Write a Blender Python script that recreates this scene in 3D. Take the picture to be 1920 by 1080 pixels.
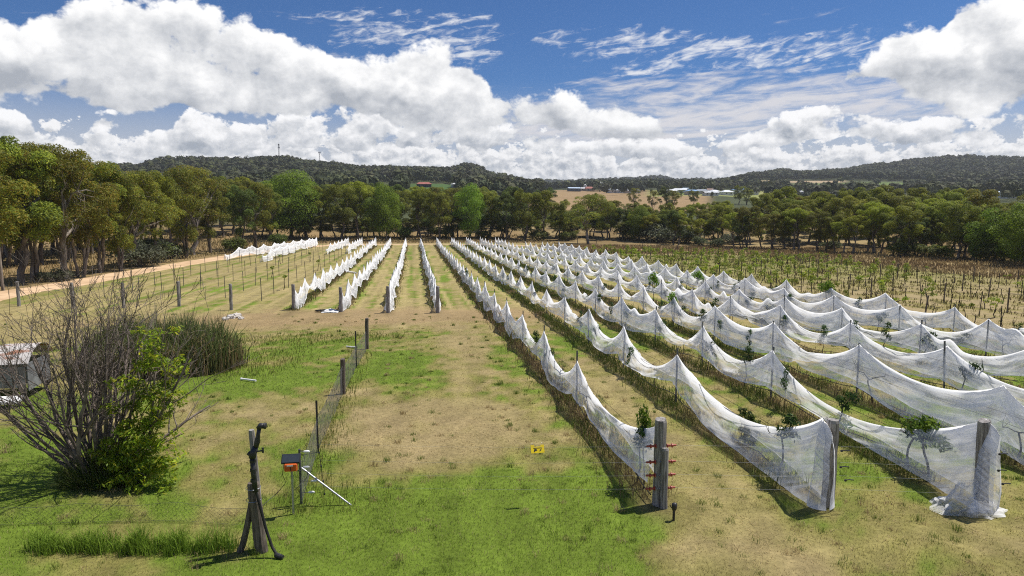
import bpy, math, random
import numpy as np
from mathutils import Vector, Matrix
R = math.radians
rng = np.random.default_rng(7)
random.seed(7)
for o in list(bpy.data.objects):
    bpy.data.objects.remove(o)
sc = bpy.context.scene
col = sc.collection

# ------------------------------------------------------------------ camera
FOC, CW, CH, CAMZ = 1280.0, 1920, 1080, 6.0          # focal length and frame in photograph pixels
VPX, VPY = 775.0, 398.0
PITCH = math.atan((540 - VPY) / FOC)
YAW = math.atan((960 - VPX) * math.cos(PITCH) / FOC)
cam = bpy.data.cameras.new('camera')
cam_ob = bpy.data.objects.new('camera', cam)
col.objects.link(cam_ob)
cam.sensor_width = 36
cam.lens = 24
cam.clip_start = 0.1
cam.clip_end = 20000
cam_ob.location = (0, 0, CAMZ)
cam_ob.rotation_euler = (R(90) - PITCH, 0, -YAW)
sc.camera = cam_ob
FW = np.array([math.sin(YAW) * math.cos(PITCH), math.cos(YAW) * math.cos(PITCH), -math.sin(PITCH)])
RT = np.array([math.cos(YAW), -math.sin(YAW), 0])
UP = np.cross(RT, FW)

def ray(px, py):
    d = FW * FOC + RT * (px - 960) + UP * (540 - py)
    return d / np.linalg.norm(d)

def azel(px, py):
    d = ray(px, py)
    return math.degrees(math.atan2(d[0], d[1])), math.degrees(math.asin(d[2]))

def project(P):
    P = np.asarray(P, float) - np.array([0, 0, CAMZ])
    c = P @ FW
    return 960 + FOC * (P @ RT) / c, 540 - FOC * (P @ UP) / c

DENOISE = False
# ------------------------------------------------------------------ render look
sc.view_settings.view_transform = 'Standard'
sc.view_settings.look = 'None'
sc.view_settings.gamma = 1
sc.view_settings.exposure = 0.2
sc.render.engine = 'CYCLES'
sc.cycles.transparent_max_bounces = 40
sc.cycles.max_bounces = 6
sc.cycles.diffuse_bounces = 3
sc.cycles.use_denoising = DENOISE
sc.cycles.pixel_filter_type = 'BLACKMAN_HARRIS'
sc.cycles.filter_width = 1.1

# ------------------------------------------------------------------ node helper
class NT:
    def __init__(self, tree):
        self.t = tree; self.n = tree.nodes; self.l = tree.links
    def node(self, kind, **kw):
        nd = self.n.new(kind)
        for k, v in kw.items(): setattr(nd, k, v)
        return nd
    def put(self, sock, v):
        if isinstance(v, bpy.types.NodeSocket): self.l.new(v, sock)
        elif v is not None: sock.default_value = v
    def m(self, op, a, b=None, c=None, clamp=False):
        nd = self.n.new('ShaderNodeMath'); nd.operation = op; nd.use_clamp = clamp
        for i, v in enumerate((a, b, c)):
            if v is not None: self.put(nd.inputs[i], v)
        return nd.outputs[0]
    def mr(self, v, a, b, c=0.0, d=1.0, smooth=True):
        nd = self.n.new('ShaderNodeMapRange'); nd.interpolation_type = 'SMOOTHSTEP' if smooth else 'LINEAR'
        self.put(nd.inputs[0], v)
        for i, x in enumerate((a, b, c, d)): self.put(nd.inputs[1 + i], x)
        return nd.outputs[0]
    def mix(self, f, a, b, mode='MIX'):
        nd = self.n.new('ShaderNodeMix'); nd.data_type = 'RGBA'; nd.blend_type = mode
        self.put(nd.inputs[0], f); self.put(nd.inputs[6], a); self.put(nd.inputs[7], b)
        return nd.outputs[2]
    def ramp(self, v, pts):
        nd = self.n.new('ShaderNodeValToRGB'); r = nd.color_ramp
        while len(r.elements) < len(pts): r.elements.new(0.5)
        for e, (p, c) in zip(r.elements, pts):
            e.position = p; e.color = (*c, 1)
        self.put(nd.inputs[0], v)
        return nd.outputs[0]
    def noise(self, vec, scale, detail=4, rough=0.55, dist=0.0, lac=2.0):
        nd = self.n.new('ShaderNodeTexNoise'); self.put(nd.inputs['Vector'], vec)
        nd.inputs['Scale'].default_value = scale; nd.inputs['Detail'].default_value = detail
        nd.inputs['Roughness'].default_value = rough; nd.inputs['Distortion'].default_value = dist
        nd.inputs['Lacunarity'].default_value = lac
        return nd.outputs[0]
    def noise2(self, *a, **k):
        o = self.noise(*a, **k); o.node.noise_dimensions = '2D'
        return o
    def xyz(self, x, y, z):
        nd = self.n.new('ShaderNodeCombineXYZ')
        for i, v in enumerate((x, y, z)): self.put(nd.inputs[i], v)
        return nd.outputs[0]
    def curve(self, v, pts):
        nd = self.n.new('ShaderNodeFloatCurve'); c = nd.mapping.curves[0]
        while len(c.points) < len(pts): c.points.new(0.5, 0.5)
        for p, (x, y) in zip(c.points, sorted(pts)):
            p.location = (x, y); p.handle_type = 'AUTO'
        nd.mapping.use_clip = False
        nd.mapping.update()
        self.put(nd.inputs[1], v)
        return nd.outputs[0]

# ------------------------------------------------------------------ sun and sky
SUN_EL, SUN_AZ = 64.0, 74.0                    # azimuth clockwise from +Y
to_sun = Vector((math.cos(R(SUN_EL)) * math.sin(R(SUN_AZ)), math.cos(R(SUN_EL)) * math.cos(R(SUN_AZ)), math.sin(R(SUN_EL))))
sun = bpy.data.lights.new('sun', 'SUN')
sun.energy = 5.0
sun.angle = R(0.53)
sun.color = (1.0, 0.95, 0.87)
sun_ob = bpy.data.objects.new('sun', sun)
col.objects.link(sun_ob)
sun_ob.rotation_euler = to_sun.to_track_quat('Z', 'Y').to_euler()
sun_ob.location = (30, 20, 60)

world = bpy.data.worlds.new('World')
sc.world = world
world.use_nodes = True
world.cycles.sampling_method = 'NONE'
def build_sky():
    T = NT(world.node_tree); T.n.clear()
    out = T.node('ShaderNodeOutputWorld')
    bg = T.node('ShaderNodeBackground')
    bg.inputs[1].default_value = 1.0
    sky = T.node('ShaderNodeTexSky', sky_type='NISHITA')
    sky.sun_disc = False
    sky.sun_elevation = R(SUN_EL); sky.sun_rotation = R(SUN_AZ)
    sky.altitude = 900; sky.air_density = 1.0; sky.dust_density = 0.6; sky.ozone_density = 2.5
    tc = T.node('ShaderNodeTexCoord')
    sep = T.node('ShaderNodeSeparateXYZ'); T.l.new(tc.outputs['Generated'], sep.inputs[0])
    x, y, z = sep.outputs
    deg = 180 / math.pi
    az = T.m('MULTIPLY', T.m('ARCTAN2', x, y), deg)
    el = T.m('MULTIPLY', T.m('ARCSINE', z), deg)
    base = T.mix(1.0, sky.outputs[0], (SKYS * SKYT[0], SKYS * SKYT[1], SKYS * SKYT[2], 1), 'MULTIPLY')
    plain = base
    # the sky turns pale and milky towards the horizon
    base = T.mix(T.mr(el, 11.0, 1.5, 0.0, 0.93), base, (0.60, 0.60, 0.62, 1))
    # the cloud field repeats as a mirror image behind the camera
    azp = T.m('SUBTRACT', T.m('PINGPONG', T.m('ADD', az, 60.0), 120.0), 60.0)
    a01 = T.m('DIVIDE', T.m('ADD', azp, 60.0), 120.0)
    def pts(lst):
        o = []
        for px, py in lst:
            a, e = azel(px, py); o.append(((a + 60) / 120, e / 30))
        a0, e0 = o[0]; a1, e1 = o[-1]
        return [(0.0, e0)] + o + [(1.0, e1)]
    # billow field: rounded heads (voronoi) broken up with fractal noise
    grp = bpy.data.node_groups.new('billow', 'ShaderNodeTree')
    grp.interface.new_socket('P', in_out='INPUT', socket_type='NodeSocketVector')
    grp.interface.new_socket('D', in_out='OUTPUT', socket_type='NodeSocketFloat')
    Gt = NT(grp); gi = Gt.node('NodeGroupInput'); go = Gt.node('NodeGroupOutput')
    P = gi.outputs[0]
    wn = Gt.node('ShaderNodeTexNoise'); wn.noise_dimensions = '2D'; wn.inputs['Scale'].default_value = 1.3; wn.inputs['Detail'].default_value = 4
    Gt.l.new(P, wn.inputs['Vector'])
    va = Gt.node('ShaderNodeVectorMath', operation='MULTIPLY_ADD')
    Gt.l.new(wn.outputs['Color'], va.inputs[0]); va.inputs[1].default_value = (0.7, 0.7, 0.0); Gt.l.new(P, va.inputs[2])
    Pw = va.outputs[0]
    vo = Gt.node('ShaderNodeTexVoronoi', feature='F1', voronoi_dimensions='2D'); vo.normalize = True
    vo.inputs['Scale'].default_value = 0.9; vo.inputs['Detail'].default_value = 3.2
    vo.inputs['Roughness'].default_value = 0.54; vo.inputs['Lacunarity'].default_value = 2.2
    Gt.l.new(Pw, vo.inputs['Vector'])
    n1 = Gt.noise2(P, 0.5, 8, 0.58)
    d = Gt.m('ADD', Gt.m('MULTIPLY', Gt.m('SUBTRACT', n1, 0.5), 2.2), Gt.m('MULTIPLY', Gt.m('SUBTRACT', 0.36, vo.outputs['Distance']), 1.3))
    Gt.l.new(d, go.inputs[0])
    def bil(P, off=None):
        g = T.node('ShaderNodeGroup'); g.node_tree = grp
        if off is not None:
            v = T.node('ShaderNodeVectorMath', operation='ADD'); T.put(v.inputs[0], P); v.inputs[1].default_value = off
            P = v.outputs[0]
        T.l.new(P, g.inputs[0]); return g.outputs[0]
    def layer(base, scale, top, bot, stop, sbot, amp, seed, dark, bright, kd=0.55, cover=0.0, soft=0.22, cap=0.62):
        P = T.xyz(T.m('MULTIPLY_ADD', az, scale, seed * 7.7), T.m('MULTIPLY_ADD', el, scale * 1.3, seed * 3.1), 0.0)
        D0 = bil(P); D1 = bil(P, (0.20, 0.44, 0))
        tp = T.m('MULTIPLY', T.curve(a01, pts(top)), 30.0); bt = T.m('MULTIPLY', T.curve(a01, pts(bot)), 30.0)
        mt = T.m('DIVIDE', T.m('SUBTRACT', tp, el), stop); mb = T.m('DIVIDE', T.m('SUBTRACT', el, bt), sbot)
        mm = T.m('MINIMUM', T.m('MINIMUM', mt, mb), cap)
        d = T.m('ADD', T.m('ADD', mm, cover), T.m('MULTIPLY', D0, amp))
        alpha = T.mr(d, 0.0, soft)
        rel = T.m('DIVIDE', T.m('SUBTRACT', el, bt), T.m('MAXIMUM', T.m('SUBTRACT', tp, bt), 0.6), clamp=True)
        lit = T.m('MULTIPLY', T.m('SUBTRACT', D0, D1), kd)
        thin = T.mr(d, 0.0, 0.9, 0.16, 0.0)
        lit = T.m('ADD', T.m('ADD', T.m('ADD', lit, thin), 0.22), T.m('MULTIPLY', rel, 0.55))
        c = T.ramp(T.m('MULTIPLY', lit, 1.0, clamp=True), [(0.0, dark), (0.45, tuple(0.5 * a + 0.5 * b for a, b in zip(dark, bright))), (0.85, bright), (1.0, tuple(min(1.06, 1.05 * b) for b in bright))])
        return T.mix(alpha, base, c)
    # high thin streaks
    def streaks(base, ang, su, sv, seed, blobs, lo, hi, amt, colr):
        c_, s_ = math.cos(R(ang)), math.sin(R(ang))
        u = T.m('ADD', T.m('MULTIPLY', az, c_), T.m('MULTIPLY', el, s_)); v = T.m('SUBTRACT', T.m('MULTIPLY', el, c_), T.m('MULTIPLY', az, s_))
        P = T.xyz(T.m('MULTIPLY_ADD', u, su, seed * 5.3), T.m('MULTIPLY_ADD', v, sv, seed), 0.0)
        n = T.noise2(P, 1.0, 7, 0.6, 0.6)
        n2 = T.noise2(T.xyz(T.m('MULTIPLY_ADD', u, su * 4.5, seed * 9.0), T.m('MULTIPLY', v, sv * 2.2), 0.0), 1.0, 5, 0.6, 0.4)
        msk = None
        for px, py, rx, ry in blobs:
            a0, e0 = azel(px, py)
            q = T.m('ADD', T.m('POWER', T.m('DIVIDE', T.m('SUBTRACT', azp, a0), rx), 2.0), T.m('POWER', T.m('DIVIDE', T.m('SUBTRACT', el, e0), ry), 2.0))
            b = T.mr(q, 1.6, 0.1)
            msk = b if msk is None else T.m('MAXIMUM', msk, b)
        f = T.mr(T.m('ADD', T.m('MULTIPLY', n, 0.62), T.m('ADD', T.m('MULTIPLY', n2, 0.42), T.m('MULTIPLY', msk, 0.30))), lo, hi, 0.0, amt)
        return T.mix(f, base, colr)
    base = streaks(base, 8, 0.16, 0.95, 3.3, [(760, 55, 10, 2.0), (1140, 80, 9, 1.5), (1450, 100, 13, 2.0), (840, 105, 6, 1.2), (1250, 125, 6, 0.9)], 0.755, 0.98, 0.85, (0.86, 0.87, 0.9, 1))
    base = streaks(base, 4, 0.085, 0.75, 8.1, [(1330, 205, 17, 3.0), (1650, 190, 8, 2.2), (1180, 235, 14, 2.2)], 0.64, 0.93, 0.85, (0.76, 0.74, 0.75, 1))
    # small cumulus near the horizon
    base = layer(base, 0.95, [(-200, 240), (0, 240), (300, 250), (700, 255), (1000, 262), (1300, 262), (1600, 258), (1920, 250), (2100, 250)],
                 [(-200, 352), (1920, 352), (2100, 352)], 2.0, 1.2, 1.25, 21.7, (0.40, 0.44, 0.50), (0.90, 0.90, 0.91), 1.1, -0.22, 0.24, 0.6)
    # middle bank
    base = layer(base, 0.44, [(-200, 205), (0, 203), (45, 212), (75, 250), (150, 240), (200, 208), (250, 214), (300, 240), (345, 222), (395, 212), (450, 232), (560, 214), (700, 200), (820, 212), (920, 232), (1000, 240), (1100, 262), (1230, 262), (1330, 275), (1420, 240), (1480, 208), (1560, 193), (1620, 200), (1680, 232), (1750, 228), (1810, 208), (1880, 206), (1930, 196), (2100, 210)],
                 [(-200, 296), (0, 296), (300, 292), (700, 280), (1000, 288), (1200, 300), (1400, 276), (1600, 262), (1920, 280), (2100, 280)], 1.5, 1.1, 1.25, 5.2, (0.36, 0.40, 0.46), (0.95, 0.95, 0.96), 1.0, -0.08, 0.26, 0.45)
    # the big bank from the upper left and the tower of cloud on the right
    base = layer(base, 0.25, [(-300, 60), (-60, 50), (0, 40), (45, 66), (75, 50), (105, 20), (200, 16), (330, 18), (400, 46), (480, 54), (560, 82), (640, 112), (720, 126), (790, 118), (845, 104), (900, 136), (950, 176), (1010, 180), (1060, 200), (1130, 222), (1230, 250), (1330, 300), (1500, 300), (1590, 150), (1640, 112), (1700, 55), (1760, 66), (1800, 4), (1850, 14), (1930, 6), (2100, 30), (2400, 60)],
                 [(-300, 190), (0, 186), (200, 200), (420, 203), (620, 200), (760, 222), (900, 240), (1000, 246), (1200, 250), (1330, 230), (1500, 150), (1600, 140), (1700, 165), (1800, 190), (1930, 190), (2100, 180), (2400, 190)], 2.4, 1.7, 1.25, 1.9, (0.40, 0.43, 0.48), (0.98, 0.98, 0.98), 0.9, 0.12, 0.28, 0.48)
    bg.inputs[1].default_value = 0.90
    T.l.new(base, bg.inputs[0])
    # overhead, above the banks: the same blue with scattered fair-weather cloud
    bg2 = T.node('ShaderNodeBackground')
    cov = T.mr(T.noise2(T.xyz(T.m('DIVIDE', x, T.m('MAXIMUM', z, 0.2)), T.m('DIVIDE', y, T.m('MAXIMUM', z, 0.2)), 0.0), 1.1, 5, 0.6), 0.56, 0.70)
    T.l.new(T.mix(cov, plain, (0.80, 0.81, 0.83, 1)), bg2.inputs[0])
    ms = T.node('ShaderNodeMixShader')
    T.l.new(T.mr(el, 18.5, 23.0), ms.inputs[0]); T.l.new(bg.outputs[0], ms.inputs[1]); T.l.new(bg2.outputs[0], ms.inputs[2])
    T.l.new(ms.outputs[0], out.inputs[0])
SKYS = 0.068
SKYT = (0.44, 0.78, 1.20)
build_sky()

# ------------------------------------------------------------------ numpy noise
def _h(i, j, s):
    n = (i.astype(np.int64) * 374761393 + j.astype(np.int64) * 668265263 + s * 1442695041) & 0x7fffffff
    n = ((n ^ (n >> 13)) * 1274126177) & 0x7fffffff
    return ((n ^ (n >> 16)) & 0xffff) / 65535.0
def vnoise(x, y, s=0):
    x = np.asarray(x, float); y = np.asarray(y, float)
    i = np.floor(x); j = np.floor(y); fx = x - i; fy = y - j
    fx = fx * fx * (3 - 2 * fx); fy = fy * fy * (3 - 2 * fy)
    a = _h(i, j, s); b = _h(i + 1, j, s); c = _h(i, j + 1, s); d = _h(i + 1, j + 1, s)
    return (a * (1 - fx) + b * fx) * (1 - fy) + (c * (1 - fx) + d * fx) * fy
def fbm(x, y, s=0, o=4):
    t = 0; a = 0.5; k = 0
    for q in range(o):
        t = t + a * vnoise(x * 2 ** q, y * 2 ** q, s + q * 17); k += a; a *= 0.5
    return t / k
def sst(a, b, x):
    t = np.clip((np.asarray(x, float) - a) / (b - a), 0, 1)
    return t * t * (3 - 2 * t)

# ------------------------------------------------------------------ terrain height
_ty = np.arange(-300, 400, 1.0)
_tz = np.interp(_ty, [-300, 18, 37, 70, 110, 160, 400], [0, 0, -0.42, -0.92, -1.06, -1.1, -1.1])
_tz = np.convolve(np.pad(_tz, 6, mode='edge'), np.ones(13) / 13, 'valid')
_cols = [-4000, -900, 0, 250, 330, 430, 530, 600, 700, 830, 880, 940, 1000, 1100, 1180, 1230, 1270, 1340, 1420, 1460, 1500, 1560, 1650, 1720, 1790, 1850, 1920, 2600, 6000]
_rr = [165, 300, 400, 500, 700, 900, 1000, 1300, 1700, 2600, 5000, 9000]
def _tab():
    rows = []
    crestL = {-900: 330, 0: 322, 250: 325, 330: 312, 430: 313, 530: 309, 600: 318, 700: 326, 830: 328, 880: 321, 940: 341, 1000: 354}
    crestR = {1420: 336, 1460: 327, 1500: 332, 1560: 328, 1650: 316, 1720: 308, 1790: 302, 1850: 306, 1920: 307, 2600: 320}
    bump = {1100: 345, 1180: 341, 1230: 337, 1270: 344, 1340: 345}
    for c in _cols:
        if c in crestL:
            k = crestL[c]; m = min(1.0, max(0.0, (960 - c) / 120))
            rows.append([453, 402, 380 - 10 * m, 372 - 16 * m, 357 - 14 * m, k + 4, k, k + 12, k + 25, 345, 372, 392])
        elif c in crestR:
            k = crestR[c]; rows.append([453, 404, 390, 380, 367, 355, 347, 336, k, k + 20, 372, 392])
        elif c in bump:
            rows.append([453, 404, 386, 377, 364, 356, 353, 351, 350, bump[c] + 2, 362, 392])
        else:
            rows.append([453, 430, 420, 414, 408, 405, 403, 402, 401, 398, 396, 397])
    return np.array(rows, float)
_T = _tab()
_azc = np.array([math.atan2(ray(c, 398)[0], ray(c, 398)[1]) for c in _cols])
_azc[0] = -math.pi; _azc[-1] = math.pi
_depthc = np.cos(np.clip(_azc - YAW, -1.2, 1.2))
_Zt = np.array([[CAMZ + r * _depthc[i] * (398 - _T[i, j]) / FOC for j, r in enumerate(_rr)] for i in range(len(_cols))])
_lr = np.log(_rr)
def gz(X, Y):
    X = np.asarray(X, float); Y = np.asarray(Y, float)
    near = np.interp(Y, _ty, _tz) - 0.012 * np.clip(X - 12, 0, 45)
    r = np.hypot(X, Y); az = np.arctan2(X, Y)
    ai = np.clip(np.interp(az, _azc, np.arange(len(_cols))), 0, len(_cols) - 1.0001)
    ri = np.clip(np.interp(np.log(np.maximum(r, 1)), _lr, np.arange(len(_rr))), 0, len(_rr) - 1.0001)
    a0 = ai.astype(int); r0 = ri.astype(int); fa = ai - a0; fr = ri - r0
    fa = fa * fa * (3 - 2 * fa)
    far = (_Zt[a0, r0] * (1 - fa) + _Zt[a0 + 1, r0] * fa) * (1 - fr) + (_Zt[a0, r0 + 1] * (1 - fa) + _Zt[a0 + 1, r0 + 1] * fa) * fr
    far = far + (fbm(X / 60, Y / 60, 3) - 0.5) * 4 * sst(250, 600, r)
    w = sst(165, 200, r)
    return near * (1 - w) + far * w
_tm = np.geomspace(4.0, 6000.0, 1900)
def gp(px, py):
    """ground point seen at a photograph pixel"""
    d = ray(px, py); p = np.array([0, 0, CAMZ]) + d * _tm[:, None]
    k = int(np.argmax(p[:, 2] < gz(p[:, 0], p[:, 1])))
    if k == 0: k = len(_tm) - 1
    return float(p[k, 0]), float(p[k, 1])
def at_r(px, r):
    d = ray(px, 398); h = math.hypot(d[0], d[1])
    return d[0] / h * r, d[1] / h * r

# ------------------------------------------------------------------ mesh helpers
def fast_mesh(name, V, F, mats=(), C=None, smooth=False, fmat=None, uv=None):
    """F: list of int arrays (n,3) / (n,4)"""
    if isinstance(F, np.ndarray): F = [F]
    F = [np.asarray(f, np.int32) for f in F if len(f)]
    me = bpy.data.meshes.new(name)
    V = np.asarray(V, np.float32)
    me.vertices.add(len(V)); me.vertices.foreach_set('co', V.ravel())
    loops = np.concatenate([f.ravel() for f in F]); tot = np.concatenate([np.full(len(f), f.shape[1], np.int32) for f in F])
    me.loops.add(len(loops)); me.loops.foreach_set('vertex_index', loops)
    me.polygons.add(len(tot)); me.polygons.foreach_set('loop_start', np.concatenate([[0], np.cumsum(tot)[:-1]]).astype(np.int32))
    if fmat is not None: me.polygons.foreach_set('material_index', np.asarray(fmat, np.int32))
    me.polygons.foreach_set('use_smooth', np.full(len(tot), smooth))
    for m in mats: me.materials.append(m)
    if C is not None:
        a = me.color_attributes.new('Col', 'FLOAT_COLOR', 'POINT')
        C = np.asarray(C, np.float32)
        if C.shape[1] == 3: C = np.concatenate([C, np.ones((len(C), 1), np.float32)], 1)
        a.data.foreach_set('color', C.ravel())
    if uv is not None:
        u = me.uv_layers.new(name='UVMap')
        u.data.foreach_set('uv', np.asarray(uv, np.float32)[loops].ravel())
    me.update(calc_edges=True)
    return me

def link(name, me, parent=None, loc=(0, 0, 0), rz=0.0):
    o = bpy.data.objects.new(name, me)
    col.objects.link(o); o.location = loc; o.rotation_euler = (0, 0, rz)
    if parent is not None: o.parent = parent
    return o
def tag(o, label=None, cat=None, group=None, kind=None):
    if label: o['label'] = label
    if cat: o['category'] = cat
    if group: o['group'] = group
    if kind: o['kind'] = kind
    return o
def thing(name, label, cat, loc=(0, 0, 0), rz=0.0, group=None):
    o = bpy.data.objects.new(name, None); col.objects.link(o)
    o.empty_display_size = 0.2
    o.location = loc; o.rotation_euler = (0, 0, rz)
    return tag(o, label, cat, group)

class MB:
    """collects shapes for ONE mesh"""
    def __init__(self): self.V = []; self.Q = []; self.T = []; self.n = 0; self.C = []
    def add(self, V, Q=None, T=None, c=None):
        V = np.asarray(V, float)
        if Q is not None and len(Q): self.Q.append(np.asarray(Q) + self.n)
        if T is not None and len(T): self.T.append(np.asarray(T) + self.n)
        self.V.append(V); self.n += len(V)
        self.C.append(np.tile(np.asarray(c if c is not None else (1, 1, 1), float), (len(V), 1)) if c is None or np.ndim(c) == 1 else np.asarray(c))
        return self
    def box(self, cx, cy, cz, sx, sy, sz, M=None, c=None, bev=0.0):
        # chamfered box
        b = min(bev, sx * .45, sy * .45, sz * .45)
        if b <= 0:
            V = np.array([[x, y, z] for x in (-.5, .5) for y in (-.5, .5) for z in (-.5, .5)]) * (sx, sy, sz)
            Q = [(0, 1, 3, 2), (4, 6, 7, 5), (0, 4, 5, 1), (2, 3, 7, 6), (0, 2, 6, 4), (1, 5, 7, 3)]
            T = None
        else:
            V = []; hx, hy, hz = sx / 2, sy / 2, sz / 2
            for x in (-1, 1):
                for y in (-1, 1):
                    for z in (-1, 1):
                        V += [(x * hx, y * (hy - b), z * (hz - b)), (x * (hx - b), y * hy, z * (hz - b)), (x * (hx - b), y * (hy - b), z * hz)]
            V = np.array(V)
            k = lambda x, y, z: ((x * 2 + y) * 2 + z) * 3
            Q = [(k(0,0,0),k(0,0,1),k(0,1,1),k(0,1,0)),(k(1,0,0),k(1,1,0),k(1,1,1),k(1,0,1)),
                 (k(0,0,0)+1,k(1,0,0)+1,k(1,0,1)+1,k(0,0,1)+1),(k(0,1,0)+1,k(0,1,1)+1,k(1,1,1)+1,k(1,1,0)+1),
                 (k(0,0,0)+2,k(0,1,0)+2,k(1,1,0)+2,k(1,0,0)+2),(k(0,0,1)+2,k(1,0,1)+2,k(1,1,1)+2,k(0,1,1)+2)]
            for a in (0, 1):
                for d in (0, 1):
                    Q.append((k(a,d,0), k(a,d,1), k(a,d,1)+1, k(a,d,0)+1)); Q.append((k(a,0,d), k(a,1,d), k(a,1,d)+2, k(a,0,d)+2)); Q.append((k(0,a,d)+1, k(1,a,d)+1, k(1,a,d)+2, k(0,a,d)+2))
            T = [(k(a,d,e), k(a,d,e)+1, k(a,d,e)+2) for a in (0,1) for d in (0,1) for e in (0,1)]
        if M is not None: V = V @ np.array(M.to_3x3()).T
        return self.add(V + (cx, cy, cz), Q, T, c)
    def tube(self, P, r, n=6, c=None, cap=True):
        P = np.asarray(P, float); m = len(P)
        r = np.full(m, r, float) if np.ndim(r) == 0 else np.asarray(r, float)
        d = np.gradient(P, axis=0); d /= np.maximum(np.linalg.norm(d, axis=1, keepdims=True), 1e-9)
        ref = np.array([0, 0, 1.0]) if abs(d[:, 2]).mean() < 0.8 else np.array([1.0, 0, 0])
        a = np.cross(d, ref); a /= np.maximum(np.linalg.norm(a, axis=1, keepdims=True), 1e-9); b = np.cross(d, a)
        th = np.arange(n) / n * 2 * math.pi
        V = (P[:, None] + r[:, None, None] * (a[:, None] * np.cos(th)[None, :, None] + b[:, None] * np.sin(th)[None, :, None])).reshape(-1, 3)
        i = np.arange(m - 1)[:, None] * n; j = np.arange(n)[None]; k = (j + 1) % n
        Q = np.stack([i + j, i + k, i + n + k, i + n + j], -1).reshape(-1, 4)
        T = None
        if cap:
            V = np.concatenate([V, P[:1], P[-1:]]); q = m * n; e = (m - 1) * n
            T = [(q, (t + 1) % n, t) for t in range(n)] + [(q + 1, e + t, e + (t + 1) % n) for t in range(n)]
        return self.add(V, Q, T, c)
    def quads(self, V, c=None):
        return self.add(V, np.arange(len(V)).reshape(-1, 4), None, c)
    def mesh(self, name, mat, smooth=False, col=False):
        V = np.concatenate(self.V); F = []
        if self.Q: F.append(np.concatenate(self.Q))
        if self.T: F.append(np.concatenate(self.T))
        return fast_mesh(name, V, F, [mat], np.concatenate(self.C) if col else None, smooth)
    def build(self, name, mat, parent=None, smooth=False, col=False, loc=(0, 0, 0), rz=0.0):
        return link(name, self.mesh(name, mat, smooth, col), parent, loc, rz)

def copy_thing(src, loc, rz=0.0, scale=None, label=None, group=None, color=None):
    o = src.copy(); col.objects.link(o); o.location = loc; o.rotation_euler = (0, 0, rz)
    if scale is not None: o.scale = scale if np.ndim(scale) else (scale,) * 3
    if label: o['label'] = label
    if group: o['group'] = group
    if color: o.color = color
    for ch in src.children:
        c = ch.copy(); col.objects.link(c); c.parent = o
        if color: c.color = color
        for g in ch.children:
            d = g.copy(); col.objects.link(d); d.parent = c
            if color: d.color = color
    return o
def drop(src):
    for ch in list(src.children):
        for g in list(ch.children): bpy.data.objects.remove(g)
        bpy.data.objects.remove(ch)
    bpy.data.objects.remove(src)
_ORD = 'zeroth first second third fourth fifth sixth seventh eighth ninth tenth eleventh twelfth thirteenth fourteenth fifteenth sixteenth seventeenth eighteenth nineteenth twentieth'.split()
def ordi(n):
    if n <= 20: return _ORD[n]
    return '%d%s' % (n, {1: 'st', 2: 'nd', 3: 'rd'}.get(n % 10 if n % 100 not in (11, 12, 13) else 0, 'th'))

# ------------------------------------------------------------------ materials
def material(name):
    m = bpy.data.materials.new(name); m.use_nodes = True
    T = NT(m.node_tree); b = m.node_tree.nodes['Principled BSDF']
    return m, T, b
def pmat(name, c1, c2=None, scale=8.0, rough=0.8, metal=0.0, stretch=(1, 1, 1), bump=0.0, spec=0.3, lo=0.35, hi=0.65):
    m, T, b = material(name)
    b.inputs['Roughness'].default_value = rough; b.inputs['Metallic'].default_value = metal
    b.inputs['Specular IOR Level'].default_value = spec
    if c2 is None: c2 = tuple(x * 0.7 for x in c1)
    tc = T.node('ShaderNodeTexCoord'); mp = T.node('ShaderNodeMapping'); mp.inputs['Scale'].default_value = stretch
    T.l.new(tc.outputs['Object'], mp.inputs[0])
    n = T.noise(mp.outputs[0], scale, 5, 0.6)
    T.l.new(T.mix(T.mr(n, lo, hi), (*c1, 1), (*c2, 1)), b.inputs['Base Color'])
    if bump:
        bp = T.node('ShaderNodeBump'); bp.inputs['Strength'].default_value = bump; bp.inputs['Distance'].default_value = 0.02
        T.l.new(n, bp.inputs['Height']); T.l.new(bp.outputs[0], b.inputs['Normal'])
    return m
def leafmat(name, trans=0.42, rough=0.6, vary=0.18):
    m, T, b = material(name)
    at = T.node('ShaderNodeAttribute', attribute_name='Col'); oi = T.node('ShaderNodeObjectInfo')
    c = T.mix(1.0, at.outputs['Color'], oi.outputs['Color'], 'MULTIPLY')
    hs = T.node('ShaderNodeHueSaturation'); hs.inputs['Saturation'].default_value = 1.0
    T.l.new(T.m('ADD', T.m('MULTIPLY', oi.outputs['Random'], vary * 0.10), 0.5 - vary * 0.05), hs.inputs['Hue'])
    T.l.new(T.m('ADD', T.m('MULTIPLY', oi.outputs['Random'], vary * 2), 1.0 - vary), hs.inputs['Value'])
    T.l.new(c, hs.inputs['Color'])
    T.l.new(hs.outputs[0], b.inputs['Base Color'])
    b.inputs['Roughness'].default_value = rough; b.inputs['Specular IOR Level'].default_value = 0.25
    tr = T.node('ShaderNodeBsdfTranslucent'); T.l.new(hs.outputs[0], tr.inputs[0])
    ms = T.node('ShaderNodeMixShader'); ms.inputs[0].default_value = trans
    T.l.new(b.outputs[0], ms.inputs[1]); T.l.new(tr.outputs[0], ms.inputs[2])
    T.l.new(ms.outputs[0], m.node_tree.nodes['Material Output'].inputs[0])
    return m
M = {}
M['leaf'] = leafmat('leaf')
M['bushleaf'] = leafmat('bushleaf', 0.55, 0.5, 0.0)
M['grass'] = leafmat('grass', 0.3, 0.7, 0.0)
M['forest'] = leafmat('forest', 0.15, 0.8, 0.0)
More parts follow.
